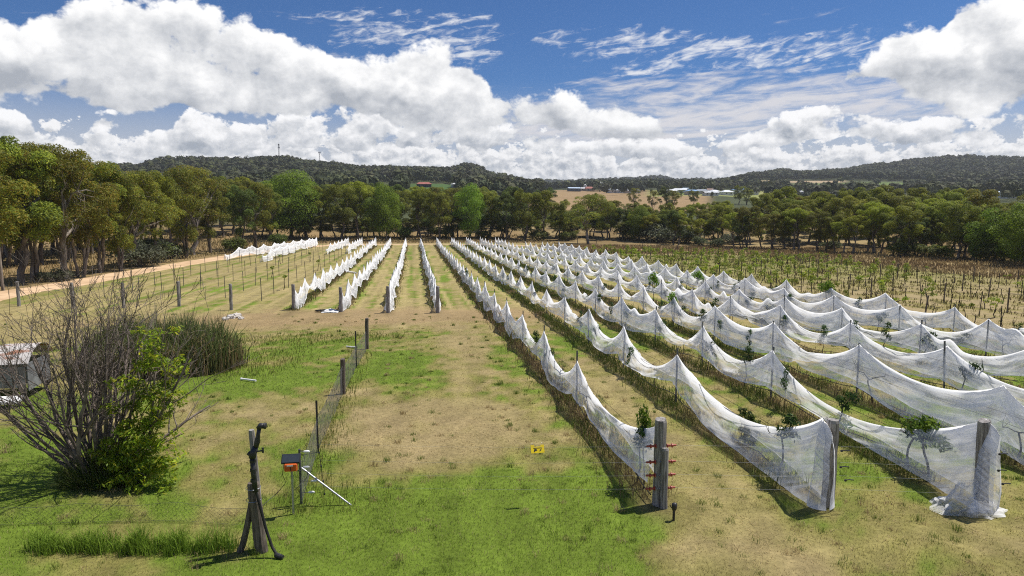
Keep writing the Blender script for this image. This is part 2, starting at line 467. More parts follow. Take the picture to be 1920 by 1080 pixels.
M['bark'] = pmat('bark', (0.060, 0.048, 0.038), (0.20, 0.17, 0.14), 3.0, 0.9, stretch=(1, 1, 0.25), bump=0.4)
M['bark_pale'] = pmat('bark_pale', (0.30, 0.26, 0.22), (0.10, 0.08, 0.065), 2.0, 0.9, stretch=(1, 1, 0.3), bump=0.3)
M['twig'] = pmat('twig', (0.085, 0.066, 0.055), (0.22, 0.18, 0.15), 4.0, 0.9)
M['vine_bark'] = pmat('vine_bark', (0.030, 0.023, 0.018), (0.07, 0.055, 0.042), 14.0, 0.9, bump=0.5)
M['wood'] = pmat('wood', (0.36, 0.34, 0.32), (0.14, 0.125, 0.115), 7.0, 0.92, stretch=(4, 4, 0.35), bump=0.6)
M['wood_dark'] = pmat('wood_dark', (0.19, 0.155, 0.125), (0.075, 0.06, 0.048), 8.0, 0.92, stretch=(4, 4, 0.4), bump=0.6)
M['steel'] = pmat('steel', (0.16, 0.165, 0.17), (0.07, 0.07, 0.072), 9.0, 0.55, 0.5, stretch=(1, 1, 0.4))
M['steel_black'] = pmat('steel_black', (0.016, 0.016, 0.017), (0.04, 0.035, 0.03), 6.0, 0.6, 0.0)
M['galv'] = pmat('galv', (0.45, 0.46, 0.48), (0.30, 0.31, 0.33), 9.0, 0.4, 0.8)
M['black'] = pmat('black', (0.012, 0.012, 0.013), (0.028, 0.028, 0.03), 12.0, 0.5, spec=0.5)
M['hose'] = pmat('hose', (0.010, 0.010, 0.011), (0.03, 0.028, 0.025), 3.0, 0.65)
M['orange'] = pmat('orange', (0.72, 0.13, 0.012), (0.55, 0.09, 0.01), 7.0, 0.45, spec=0.5)
M['red'] = pmat('red', (0.46, 0.085, 0.045), (0.30, 0.05, 0.03), 20.0, 0.5, spec=0.5)
M['yellow'] = pmat('yellow', (0.75, 0.56, 0.01), (0.62, 0.45, 0.01), 6.0, 0.5)
M['white'] = pmat('white', (0.80, 0.80, 0.79), (0.62, 0.61, 0.58), 4.0, 0.5)
M['white_roof'] = pmat('white_roof', (0.74, 0.76, 0.78), (0.55, 0.56, 0.57), 0.6, 0.5)
M['rust'] = pmat('rust', (0.50, 0.47, 0.44), (0.27, 0.12, 0.065), 1.5, 0.6, lo=0.50, hi=0.60, stretch=(0.6, 2.2, 1))
M['tin'] = pmat('tin', (0.30, 0.31, 0.32), (0.17, 0.17, 0.18), 2.5, 0.5, 0.3)
M['stone'] = pmat('stone', (0.62, 0.58, 0.53), (0.42, 0.38, 0.33), 9.0, 0.9, bump=0.4)
M['glass'] = pmat('glass', (0.03, 0.035, 0.04), (0.05, 0.06, 0.07), 2.0, 0.15, spec=0.6)

# ------------------------------------------------------------------ ground colours (what grows where)
NET_X0, ROW_Y1 = 3.2, 150.0
ROWS = dict(A=-8.1, B=-4.85, C=-1.72, D=1.48, E=4.87, F=8.15, G=11.3, H=14.4, I=17.65, J=20.8, K=24.0, L=27.2)
_XS = sorted(ROWS.values())
def blob(X, Y, cx, cy, rx, ry, e=0.35):
    q = np.sqrt(((X - cx) / rx) ** 2 + ((Y - cy) / ry) ** 2) + (fbm(X / 1.6, Y / 1.6, 41) - 0.5) * 0.9
    return 1 - sst(1 - e, 1 + e, q)
GREEN = np.array([0.124, 0.178, 0.022]); OLIVE = np.array([0.208, 0.188, 0.058]); STRAW = np.array([0.280, 0.228, 0.098])
TAN = np.array([0.30, 0.232, 0.115]); SOIL = np.array([0.40, 0.29, 0.18]); RUSSET = np.array([0.185, 0.128, 0.060]); DARKG = np.array([0.085, 0.12, 0.018])
def lerp(a, b, t):
    t = np.asarray(t)[..., None]
    return a * (1 - t) + b * t
def dryness(X, Y):
    """0 green lawn, 1 dry straw"""
    n = fbm(X / 2.6, Y / 2.6, 5, 5); n2 = fbm(X / 9, Y / 9, 9, 3)
    n3 = fbm(X / 0.55, Y / 0.55, 6, 4)
    d = 0.44 + (n - 0.5) * 1.5 + (n2 - 0.5) * 0.8 + (n3 - 0.5) * (1.1 + 0.6 * sst(15, 20, Y))
    d = d - 0.55 * blob(X, Y, 1.0, 13.2, 3.6, 2.6) - 0.35 * blob(X, Y, -3, 9, 8, 2.6)
    d = d + 0.80 * blob(X, Y, 0.6, 19.0, 3.0, 2.9) - 0.5 * blob(X, Y, -0.6, 26.5, 1.5, 5.0) - 0.35 * blob(X, Y, -5.0, 26.0, 3.0, 3.2)
    d = d + 0.42 * blob(X, Y, -4.8, 19.8, 2.2, 3.0) + 0.50 * blob(X, Y, 2.1, 29, 1.2, 8.0) + 0.45 * blob(X, Y, 6.4, 18.0, 0.9, 9.0)
    d = d - 0.45 * blob(X, Y, -7.5, 15.5, 3.5, 2.0) + 0.22 * blob(X, Y, 13.5, 11.5, 6, 2.2) + 0.18 * blob(X, Y, 6.4, 11.0, 2.5, 1.2)
    d = d + 0.38 * sst(34, 40, Y) - 0.2 * sst(46, 60, Y) + 0.3 * sst(110, 150, Y)
    return d
def row_near(X):
    return np.min(np.abs(np.asarray(X)[..., None] - np.array(_XS)), axis=-1)
def ground_col(X, Y):
    X = np.asarray(X, float); Y = np.asarray(Y, float)
    r = np.hypot(X, Y)
    d = dryness(X, Y)
    # mown strips between the rows, wheel marks and straw windrows along them
    inrow = sst(41, 47, Y) * (1 - sst(150, 156, Y)) * (1 - sst(26, 28.5, X)) * sst(-31, -27, X)
    stripe = fbm(X * 1.9, Y / 16, 31, 3)
    dr = row_near(np.where(X < -8.5, X + 3.2 * np.ceil((-8.5 - X) / 3.2), X))
    wind = np.exp(-((dr - 0.95) / 0.16) ** 2) * (0.3 + 0.9 * (fbm(X / 3, Y / 2.2, 77) > 0.45))
    d = d + inrow * ((stripe - 0.5) * 2.3 + wind * 0.95 - 0.02)
    d = d + inrow * 0.22 * np.cos((dr - 1.6) * 4.6) * (X > -9)
    d = d + 0.25 * inrow * (X < -9)
    d = np.where(d > 0.62, 0.62 + (d - 0.62) * (0.45 + 0.55 * sst(14.5, 18, Y)), d)
    d = np.clip(d, 0, 1.25)
    c = lerp(GREEN, OLIVE, sst(0.1, 0.5, d)); c = lerp(c, STRAW, sst(0.45, 1.0, d)); c = lerp(c, TAN, 0.55 * sst(0.55, 0.7, fbm(X / 1.3, Y / 1.3, 55)) * sst(0.6, 1.0, d))
    # mower passes on the open lawn
    mow = sst(0.3, 0.7, 0.5 + 0.5 * np.sin((X + 0.35 * np.sin(Y / 7)) * 5.2)) - 0.5
    c = c * (1 + 0.11 * mow * (1 - inrow) * (Y < 46) * (X > -2.2) * (X < 28))[..., None]
    # lawn thatch close by, darkened to paint in shaded gaps between the blades
    c = c * (1 - 0.06 * (1 - sst(30, 46, Y)) * (np.abs(X) < 30))[..., None]
    c = c * (0.72 + 0.56 * fbm(X / 0.35, Y / 0.35, 61, 3))[..., None]
    lines = fbm(X * 3.1, Y / 30, 33, 2)
    c = c * (1 + inrow * 0.55 * (lines - 0.5))[..., None]
    c = lerp(c, STRAW * 1.22, np.clip(inrow * wind * 0.75, 0, 1))
    # headland in front of the back rows: worn pale
    c = lerp(c, np.array([0.285, 0.200, 0.105]) * (0.8 + 0.4 * fbm(X / 1.5, Y / 1.5, 65))[..., None], 0.78 * blob(X, Y, -3, 43.0, 15, 4.2))
    c = lerp(c, np.array([0.275, 0.210, 0.104]) * (0.75 + 0.5 * fbm(X / 0.9, Y / 0.9, 67))[..., None], 0.55 * np.maximum(blob(X, Y, 0.6, 19.0, 2.8, 2.6), blob(X, Y, 2.6, 33, 0.9, 6)))
    # darker brown weedy ground under the netted rows
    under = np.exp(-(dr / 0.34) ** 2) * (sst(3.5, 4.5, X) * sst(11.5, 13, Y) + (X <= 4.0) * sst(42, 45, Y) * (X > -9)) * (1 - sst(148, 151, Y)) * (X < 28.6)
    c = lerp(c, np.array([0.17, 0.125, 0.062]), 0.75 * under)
    # unnetted block on the right: bare pale soil with olive tufts
    blk = sst(28.2, 29.4, X) * sst(14, 20, Y) * (1 - sst(118, 126, Y + 0.10 * X)) * (1 - sst(62, 70, X))
    tuft = sst(0.42, 0.62, fbm(X / 1.1, Y / 1.7, 91, 4))
    cb = lerp(np.array([0.30, 0.235, 0.12]), np.array([0.21, 0.18, 0.06]), tuft)
    cb = lerp(cb, np.array([0.17, 0.18, 0.04]), sst(50, 85, Y) * 0.6)
    c = lerp(c, cb, blk)
    # tall russet grass beyond it
    band = sst(58, 66, X + 0.15 * (Y - 90)) * sst(40, 60, Y) * (1 - blk)
    band = np.maximum(band, sst(116, 124, Y + 0.10 * X) * sst(28, 34, X))
    c = lerp(c, lerp(RUSSET, np.array([0.30, 0.225, 0.11]), sst(0.42, 0.62, fbm(X / 7, Y / 5, 15, 3))), band * 0.95)
    # beyond the far track
    bey = np.maximum(sst(157, 161, Y), sst(0, 3, -(X + 31.5 - 0.16 * (Y - 100) * (Y > 100))) * sst(40, 55, Y))
    c = lerp(c, lerp(np.array([0.30, 0.20, 0.10]), np.array([0.17, 0.13, 0.055]), fbm(X / 5, Y / 5, 19, 4)), bey * (1 - band))
    # far country
    fr = sst(190, 260, r)
    if np.any(fr > 0):
        P = np.stack([X, Y, gz(X, Y)], -1)
        px, py = project(P)
        woods = np.array([0.060, 0.070, 0.030])
        cf = np.broadcast_to(woods, X.shape + (3,)).copy() * (0.7 + 0.6 * fbm(X / 25, Y / 25, 23))[..., None]
        az = np.degrees(np.arctan2(X, Y))
        def sector(a, b, r0, r1, s=0.6):
            return sst(a - s, a + s, az) * (1 - sst(b - s, b + s, az)) * sst(r0 * 0.97, r0 * 1.03, r) * (1 - sst(r1 * 0.97, r1 * 1.03, r))
        A = lambda x: azel(x, 398)[0]
        brown = np.array([0.27, 0.185, 0.095])
        cf = lerp(cf, brown * (0.85 + 0.3 * fbm(X / 40, Y / 8, 29))[..., None], sector(A(985), A(1330), 330, 860))
        cf = lerp(cf, np.array([0.22, 0.24, 0.075]), sector(A(1215), A(1440), 600, 860))
        cf = lerp(cf, np.array([0.125, 0.20, 0.045]), sector(A(1270), A(1345), 640, 720))
        cf = lerp(cf, np.array([0.36, 0.31, 0.15]), sector(A(1430), A(1500), 600, 800))
        cf = lerp(cf, np.array([0.12, 0.165, 0.045]), sector(A(1490), A(1735), 860, 1070))
        cf = lerp(cf, np.array([0.42, 0.31, 0.19]), sector(A(1425), A(1580), 1075, 1140))
        cf = lerp(cf, np.array([0.40, 0.36, 0.17]), sector(A(1640), A(1690), 640, 760))
        cf = lerp(cf, np.array([0.060, 0.11, 0.030]), sector(A(768), A(850), 440, 610))
        c = lerp(c, cf, fr)
    return np.clip(c, 0.004, 0.9)

m, T, b = material('ground')
at = T.node('ShaderNodeAttribute', attribute_name='Col')
tc = T.node('ShaderNodeTexCoord')
nA = T.noise(tc.outputs['Object'], 9.0, 6, 0.65); nB = T.noise(tc.outputs['Object'], 0.9, 5, 0.6)
f = T.m('ADD', T.mr(nA, 0.25, 0.75, 0.66, 1.30, False), T.mr(nB, 0.3, 0.7, -0.10, 0.12, False))
T.l.new(T.mix(1.0, at.outputs['Color'], T.xyz(f, f, f), 'MULTIPLY'), b.inputs['Base Color'])
b.inputs['Roughness'].default_value = 0.95; b.inputs['Specular IOR Level'].default_value = 0.1
bp = T.node('ShaderNodeBump'); bp.inputs['Strength'].default_value = 0.7; bp.inputs['Distance'].default_value = 0.06
T.l.new(nA, bp.inputs['Height']); T.l.new(bp.outputs[0], b.inputs['Normal'])
M['ground'] = m
def build_ground():
    rad = np.concatenate([[0.0, 2.5], np.arange(5, 9, 0.8), np.arange(9, 62, 0.38), np.arange(62, 172, 1.0), np.geomspace(172, 1900, 110), np.geomspace(1960, 7000, 14)])
    a = np.concatenate([np.arange(-180, -40, 4.0), np.arange(-40, 56, 0.25), np.arange(56, 180, 4.0)])
    A_, R_ = np.meshgrid(np.radians(a), rad)
    X = R_ * np.sin(A_); Y = R_ * np.cos(A_); Z = gz(X, Y)
    na, nr = len(a), len(rad)
    V = np.stack([X, Y, Z], -1).reshape(-1, 3)
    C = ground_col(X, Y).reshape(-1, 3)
    i = np.arange(nr - 1)[:, None] * na; j = np.arange(na)[None]; k = (j + 1) % na
    Q = np.stack([i + j, i + k, i + na + k, i + na + j], -1).reshape(-1, 4)
    return tag(link('ground', fast_mesh('ground', V, Q, [M['ground']], C, True)), kind='structure')
build_ground()

def strip(name, pts, wid, mat, dz, label=None, seg=1.5, crown=0.0):
    """a track laid along a polyline"""
    P = np.array(pts, float); L = np.concatenate([[0], np.cumsum(np.hypot(*np.diff(P, axis=0).T))])
    s = np.arange(0, L[-1], seg)
    x = np.interp(s, L, P[:, 0]); y = np.interp(s, L, P[:, 1])
    ker = np.ones(7) / 7
    x = np.convolve(np.pad(x, 3, mode='edge'), ker, 'valid'); y = np.convolve(np.pad(y, 3, mode='edge'), ker, 'valid')
    tx, ty = np.gradient(x), np.gradient(y); n = np.hypot(tx, ty); nx, ny = ty / n, -tx / n
    nt = 9; V = []
    for q in range(nt):
        o = (q / (nt - 1) - 0.5)
        w = wid * (1 + 0.16 * (fbm(s / 3, s * 0 + q // 5 * 9, 7) - 0.5) * 2)
        X = x + nx * w * o; Y = y + ny * w * o
        V.append(np.stack([X, Y, gz(X, Y) + dz * (1 - (2 * o) ** 6) - 0.02 * (2 * o) ** 6], -1))
    V = np.stack(V, 1).reshape(-1, 3); i = np.arange(len(s) - 1)[:, None] * nt; j = np.arange(nt - 1)[None]
    Q = np.stack([i + j, i + j + 1, i + nt + j + 1, i + nt + j], -1).reshape(-1, 4)
    return tag(link(name, fast_mesh(name, V, Q, [mat], None, True)), kind='structure')
M['track'] = pmat('track', (0.62, 0.44, 0.275), (0.46, 0.31, 0.18), 0.5, 0.95, bump=0.3, spec=0.1)
road_px = [(-260, 620), (-90, 575), (0, 553), (130, 533), (250, 511), (350, 494), (430, 481), (500, 471), (560, 464), (620, 459.5)]
road = [gp(*p) for p in road_px]
strip('dirt_road', road + [(road[-1][0] + 9, road[-1][1] + 3)], 4.4, M['track'], 0.05)
strip('headland_track', [(road[-1][0] - 2, 155.5), (-6, 154.3), (8, 153.6), (20, 150), (32, 142), (46, 131), (60, 121)], 2.8, M['track'], 0.05)

# ------------------------------------------------------------------ trees
def leaves(cent, rad, n, size, cols, rs, shell=0.5, droop=0.4, up=0.6):
    """n leaf sprays in an ellipsoidal clump; returns quads (n*4,3) and colours"""
    d = rs.normal(size=(n, 3)); d /= np.linalg.norm(d, axis=1, keepdims=True)
    d[:, 2] = np.where((d[:, 2] < -0.25) & (rs.random(n) < 0.7), -d[:, 2], d[:, 2])
    q = (shell + (1 - shell) * rs.random(n) ** 0.6)
    P = cent + d * q[:, None] * rad
    nrm = d + rs.normal(size=(n, 3)) * 0.65 + np.array([0, 0, up]); nrm /= np.linalg.norm(nrm, axis=1, keepdims=True)
    t = rs.normal(size=(n, 3)); t[:, 2] -= droop; a = np.cross(nrm, t); a /= np.linalg.norm(a, axis=1, keepdims=True); b = np.cross(a, nrm)
    s = size * (0.6 + 0.8 * rs.random(n))[:, None]
    Q = np.stack([P - b * s * 0.9, P + a * s * 0.34 - b * s * 0.1, P + b * s, P - a * s * 0.34 + b * s * 0.1], 1).reshape(-1, 3)
    c = cols[rs.integers(0, len(cols), n)] * (0.75 + 0.5 * rs.random(n))[:, None]
    return Q, np.repeat(c, 4, 0)

def limb(mb, p, q, r0, r1, rs, n=5, wob=0.06, sides=6):
    p = np.array(p, float); q = np.array(q, float); L = np.linalg.norm(q - p)
    t = np.linspace(0, 1, n)
    P = p + (q - p) * t[:, None] + rs.normal(size=(n, 3)) * wob * L * (np.sin(t * math.pi))[:, None]
    P[:, 2] += 0.08 * L * np.sin(t * math.pi)
    mb.tube(P, r0 + (r1 - r0) * t, sides, cap=False)
    return P

def make_gum(name, seed, H=12.0, W=4.2, clumps=26, per=300, size=0.20, cols=None, low=0.36, stems=1, bark='bark', flat=0.8, cr=1.08):
    rs = np.random.default_rng(seed)
    root = thing(name, 'x', 'tree')
    tb = MB(); lb = MB()
    cols = np.array(cols)
    cents = []
    for k in range(clumps):
        for _ in range(40):
            zz = low + (1 - low) * rs.random() ** 0.85
            env = math.sin(math.pi * min(1, max(0.05, (zz - low * 0.75) / (1.06 - low * 0.75)))) ** 0.6
            rr = W * env * math.sqrt(rs.random()); th = rs.random() * 2 * math.pi
            c = np.array([rr * math.cos(th), rr * math.sin(th), zz * H - cr * 0.6])
            if all(np.linalg.norm((c - o) * (1, 1, 1.3)) > cr * 0.85 for o in cents): break
        cents.append(c)
    for s in range(stems):
        th0 = rs.random() * 6.28; lean = 0.06 * H
        base = np.array([math.cos(th0), math.sin(th0), 0]) * (0.0 if stems == 1 else 0.35)
        fork = base * 2.4 + np.array([rs.normal() * lean, rs.normal() * lean, H * (0.30 + 0.12 * rs.random())])
        r0 = 0.020 * H / math.sqrt(stems) + 0.03
        base2 = base.copy(); base2[2] = -0.3
        limb(tb, base2, fork, r0 * 1.15, r0 * 0.72, rs, 6, 0.035, 8)
        mine = [c for i, c in enumerate(cents) if i % stems == s]
        mains = [mine[i] for i in rs.choice(len(mine), min(5, len(mine)), replace=False)]
        ends = []
        for mpt in mains:
            e = fork + (mpt - fork) * 0.92
            P = limb(tb, fork - [0, 0, 0.1], e, r0 * 0.55, r0 * 0.16, rs, 6, 0.07)
            ends.append(P)
        for c in mine:
            bestP = min((P[i] for P in ends for i in range(1, 6)), key=lambda p: np.linalg.norm(p - c))
            if np.linalg.norm(bestP - c) > 0.4: limb(tb, bestP, c, r0 * 0.20, r0 * 0.06, rs, 4, 0.08, 5)
    for c in cents:
        k = cr * (0.55 + 0.85 * rs.random())
        tint = 0.66 + 0.68 * rs.random()
        Q, C = leaves(c, np.array([k, k, k * flat]), int(0.80 * per * (k / cr) ** 2), size * 1.11, cols, rs)
        lb.quads(Q, C * tint)
    tb.build('trunk', M[bark], root, True)
    lb.build('crown', M['leaf'], root, False, True)
    return root
def make_shrub(name, seed, H=2.2, W=1.6, n=2600, size=0.13, cols=None, clumps=9):
    rs = np.random.default_rng(seed); root = thing(name, 'x', 'shrub'); tb = MB(); lb = MB(); cols = np.array(cols)
    for k in range(clumps):
        th = rs.random() * 6.28; rr = W * 0.7 * math.sqrt(rs.random()); c = np.array([rr * math.cos(th), rr * math.sin(th), H * (0.3 + 0.42 * rs.random() * (1 - rr / W * 0.6))])
        limb(tb, (rr * .1 * math.cos(th), rr * .1 * math.sin(th), -0.1), c, 0.05, 0.015, rs, 4, 0.1, 5)
        k2 = W * (0.38 + 0.18 * rs.random())
        Q, C = leaves(c, np.array([k2, k2, min(k2, H * 0.36)]), n // clumps, size, cols, rs, 0.45)
        Q[:, 2] = np.maximum(Q[:, 2], 0.03)
        lb.quads(Q, C * (0.75 + 0.5 * rs.random()))
    tb.build('trunk', M['bark'], root, True); lb.build('crown', M['leaf'], root, False, True)
    return root
OL = [(0.152, 0.164, 0.020), (0.109, 0.129, 0.020), (0.195, 0.187, 0.020), (0.082, 0.101, 0.020)]
OLY = [(0.207, 0.218, 0.018), (0.152, 0.176, 0.018), (0.230, 0.226, 0.020)]
RUS = [(0.144, 0.144, 0.018), (0.160, 0.144, 0.020), (0.101, 0.121, 0.018), (0.183, 0.129, 0.018)]
DKG = [(0.055, 0.078, 0.020), (0.074, 0.100, 0.020), (0.094, 0.117, 0.022)]
BRG = [(0.136, 0.199, 0.018), (0.168, 0.230, 0.022), (0.098, 0.152, 0.016)]
GRY = [(0.105, 0.115, 0.066), (0.135, 0.145, 0.085), (0.085, 0.095, 0.055)]
protos = {
 'olive': [make_gum('gum_tree', 11, 12, 3.8, 32, 760, 0.125, OL), make_gum('gum_tree', 12, 12, 4.3, 34, 720, 0.125, OL + RUS, 0.30, 2), make_gum('gum_tree', 13, 12, 3.3, 28, 760, 0.12, OL, 0.26)],
 'gold': [make_gum('gum_tree', 21, 12, 3.8, 30, 760, 0.125, OLY + OL, 0.34), make_gum('gum_tree', 22, 12, 4.5, 36, 680, 0.125, OLY, 0.40, 2, 'bark_pale')],
 'rust': [make_gum('gum_tree', 31, 12, 3.6, 30, 720, 0.12, RUS + OL, 0.24, 2), make_gum('gum_tree', 32, 12, 4.2, 28, 680, 0.125, RUS, 0.32, 3, 'bark_pale')],
 'dark': [make_gum('gum_tree', 41, 12, 3.4, 30, 700, 0.13, DKG + OL[3:], 0.22), make_gum('gum_tree', 42, 12, 4.0, 32, 660, 0.13, DKG, 0.28, 2)],
 'green': [make_gum('broadleaf_tree', 51, 10, 4.2, 36, 720, 0.13, BRG, 0.22, 1, 'bark', 0.8, 1.6)],
 'airy': [make_gum('gum_tree', 61, 12, 4.6, 34, 520, 0.115, OL + RUS, 0.36, 1, 'bark_pale', 0.6, 1.25)],
 'shrub': [make_shrub('shrub', 71, 2.6, 2.2, 2600, 0.14, GRY), make_shrub('shrub', 72, 2.2, 1.8, 2200, 0.13, GRY + DKG)],
 'gshrub': [make_shrub('shrub', 73, 3.0, 1.9, 2600, 0.16, BRG + DKG), make_shrub('shrub', 74, 2.6, 1.7, 2400, 0.15, DKG + OL)],
}
PH = {'green': 10.0}
looks = {'olive': 'olive-green gum tree', 'gold': 'yellow-olive gum tree', 'rust': 'rusty olive gum tree', 'dark': 'dark green gum tree', 'green': 'bright green broadleaf tree', 'airy': 'open-crowned pale-limbed gum tree'}
trng = np.random.default_rng(99)
tree_list = []           # (px order key, kind, X, Y, height, where, group)
def put_tree(kind, X, Y, H, where, group, wide=1.0):
    tree_list.append((kind, float(X), float(Y), float(H), where, group, wide))
def tree_px(kind, px, py, top, where, group, wide=1.0):
    X, Y = gp(px, py); d = np.array([X, Y, 0]) @ FW
    put_tree(kind, X, Y, (py - top) * d / FOC * 0.97, where, group, wide)
# left grove along the dirt road, front trees from the photograph
LG = 'gum trees beside the dirt road'
for kind, px, py, top, w in [('rust', -60, 560, 240, 1.0), ('olive', 40, 532, 246, 0.95), ('olive', 62, 529, 258, 0.8), ('airy', 118, 524, 262, 0.9), ('rust', 150, 520, 282, 0.8), ('olive', 185, 512, 290, 0.85), ('rust', 232, 508, 312, 0.8),
                          ('airy', 262, 500, 314, 0.9), ('gold', 300, 494, 318, 0.85), ('rust', 345, 484, 306, 0.8), ('airy', 362, 478, 308, 1.15), ('olive', 395, 474, 330, 0.8), ('dark', 455, 470, 340, 0.8), ('olive', 480, 466, 336, 0.9)]:
    tree_px(kind, px, py, top, 'front of the roadside grove', LG, w)
for px in np.arange(-120, 470, 21):
    dep = 70 + (px + 120) * 0.11
    for q in range(2):
        x, y = at_r(px + trng.normal() * 9, dep + 18 + q * 20 + trng.random() * 10 + max(0, px - 100) * 0.12)
        put_tree(['olive', 'dark', 'rust', 'gold', 'olive'][trng.integers(5)], x, y, (13.5 + 2.6 * trng.random()) * (0.92 if px > 200 else 1.02), 'deep in the roadside grove', LG, 0.85)
MG = 'trees along the far end of the vineyard'
for kind, px, top, w in [('olive', 505, 345, 0.8), ('green', 545, 327, 1.1), ('dark', 572, 352, 0.8), ('gold', 600, 350, 0.9), ('olive', 640, 340, 0.9), ('gold', 672, 340, 0.9), ('dark', 700, 362, 0.8), ('green', 722, 350, 0.7), ('olive', 752, 358, 0.9), ('gold', 790, 362, 0.9), ('olive', 822, 360, 0.8), ('airy', 850, 352, 0.9), ('green', 880, 350, 0.7), ('gold', 915, 360, 1.1), ('dark', 948, 362, 0.9), ('olive', 985, 352, 0.9), ('gold', 1018, 358, 0.8), ('olive', 1050, 372, 0.9), ('olive', 1140, 378, 0.8), ('dark', 1165, 384, 0.9)]:
    r = 172 + 14 * trng.random(); x, y = at_r(px, r); z = float(gz(x, y)); d = np.array([x, y, 0]) @ FW
    base = 398 + (CAMZ - z) * FOC / d
    put_tree(kind, x, y, (base - top) * d / FOC, 'in the far tree line', MG, w)
for px in np.arange(470, 1180, 17):
    x, y = at_r(px + trng.normal() * 8, 192 + 45 * trng.random())
    put_tree(['olive', 'dark', 'gold', 'olive', 'dark'][trng.integers(5)], x, y, (11.0 + 2.5 * trng.random()) * (1.0 if px < 980 else 0.62), 'second rank of the far trees', MG)
tree_px('airy', 1103, 457, 362, 'standing alone before the far tree line', MG, 1.25)
tree_px('green', 1197, 452, 388, 'behind the grey-green shrubs', MG, 1.0)
RG = 'trees of the wood on the right'
for k, px in enumerate(np.arange(1185, 1990, 19)):
    r = float(np.interp(px, [1185, 1400, 1600, 1900, 2000], [174, 151, 138, 127, 124])) + 9 * trng.random()
    x, y = at_r(px + trng.normal() * 6, r)
    put_tree(['olive', 'gold', 'olive', 'gold', 'dark', 'gold'][trng.integers(6)], x, y, (6.4 + 3.4 * trng.random()) * (1.0 if px > 1330 else 0.85), 'front edge of the right-hand wood', RG, 1.0)
for k, px in enumerate(np.arange(1190, 2000, 18)):
    for q in range(2):
        r = float(np.interp(px, [1185, 1400, 1600, 1900, 2000], [190, 172, 160, 148, 145])) + 24 * q + 18 * trng.random()
        x, y = at_r(px + trng.normal() * 8, r)
        put_tree(['olive', 'gold', 'gold', 'rust', 'olive', 'gold'][trng.integers(6)], x, y, (6.4 + 3.6 * trng.random()) * (1.18 if px > 1430 else 0.82), 'deep in the right-hand wood', RG, 1.05)
for kind, px, py, top, w in [('dark', 1640, 474, 430, 1.2), ('dark', 1705, 476, 426, 1.3), ('dark', 1760, 478, 418, 1.2), ('green', 1775, 485, 458, 1.0), ('dark', 1810, 484, 400, 1.1), ('green', 1832, 488, 455, 1.0), ('dark', 1905, 492, 378, 1.0), ('green', 1862, 490, 392, 1.0), ('green', 1930, 500, 380, 1.2), ('green', 1895, 494, 440, 1.0)]:
    tree_px(kind, px, py, top, 'beside the russet grass', RG, w)
# trees scattered over the fields and among the far houses
FG = 'trees scattered over the far fields'
for px, r in [(1008, 330), (1030, 300), (1112, 320), (1190, 360), (1225, 340), (1245, 330), (1262, 350), (1300, 380), (1385, 420), (1400, 430)]:
    x, y = at_r(px, r); put_tree(['olive', 'dark', 'rust'][trng.integers(3)], x, y, 9 + 3 * trng.random(), 'on the far brown field', FG)
for px, py in [(1221, 368), (1234, 370), (1247, 371), (1260, 372), (1277, 373), (1292, 374), (1335, 375)]:
    x, y = gp(px, py); put_tree('dark', x, y, 6.5, 'along the green paddock', FG, 0.6)
# place them: name and number every tree from the left of its place
for px in np.arange(490, 1180, 17):
    x, y = at_r(px + trng.normal() * 6, 178 + 8 * trng.random())
    put_tree(['dark', 'olive', 'dark'][trng.integers(3)], x, y, 4.5 + 3.0 * trng.random(), 'low among the far tree line', MG, 1.35)
order = {}
_used = set()
for t in sorted(tree_list, key=lambda t: math.atan2(t[1], t[2])):
    kind, X, Y, H, where, group, wide = t
    key = (kind, where); order[key] = order.get(key, 0) + 1
    src = protos[kind][trng.integers(len(protos[kind]))]
    s = H / PH.get(kind, 12.0)
    tot = sum(1 for u in tree_list if (u[0], u[4]) == key)
    lab = (looks[kind] + ' ' if tot == 1 else ordi(order[key]) + ' ' + looks[kind] + ' from the left, ') + where
    v = 1.08 + 0.45 * trng.random()
    copy_thing(src, (X, Y, float(gz(X, Y)) - 0.05), trng.random() * 6.28, (s * wide, s * wide, s), lab, group, (v, v * (0.97 + 0.12 * trng.random()), v * 0.85, 1))
# shrubs
SG = 'shrubs at the foot of the trees'
shr = [('shrub', 1185, 448, 5.0), ('shrub', 1215, 451, 5.5), ('shrub', 1240, 455, 5.5), ('shrub', 1262, 452, 6), ('shrub', 1287, 456, 5.5), ('shrub', 1312, 462, 3.2), ('shrub', 1345, 465, 3.0), ('shrub', 1372, 458, 3.2), ('shrub', 1480, 462, 3.0), ('shrub', 1560, 470, 3.0),
       ('shrub', 262, 500, 4.2), ('shrub', 290, 492, 5.0), ('shrub', 330, 484, 3.5), ('shrub', 100, 528, 1.6),
       ('gshrub', 757, 449, 3.6), ('gshrub', 830, 448, 4.0), ('gshrub', 905, 449, 3.0), ('gshrub', 1010, 452, 3.5), ('gshrub', 1065, 452, 3.2), ('gshrub', 520, 462, 3.0), ('gshrub', 442, 474, 3.0), ('gshrub', 1690, 482, 3.2), ('gshrub', 1740, 484, 3.0), ('gshrub', 1870, 492, 3.4)]
cnt = {}
for kind, px, py, H in sorted(shr, key=lambda s: s[1]):
    cnt[kind] = cnt.get(kind, 0) + 1
    X, Y = gp(px, py); src = protos[kind][trng.integers(2)]; s = H / 2.5
    copy_thing(src, (X, Y, float(gz(X, Y))), trng.random() * 6.28, (s * 1.15, s * 1.15, s * 0.85), '%s %s shrub at the foot of the trees, from the left' % (ordi(cnt[kind]), {'shrub': 'grey-green rounded', 'gshrub': 'leafy green'}[kind]), SG)
for k in protos:
    for p in protos[k]: drop(p)

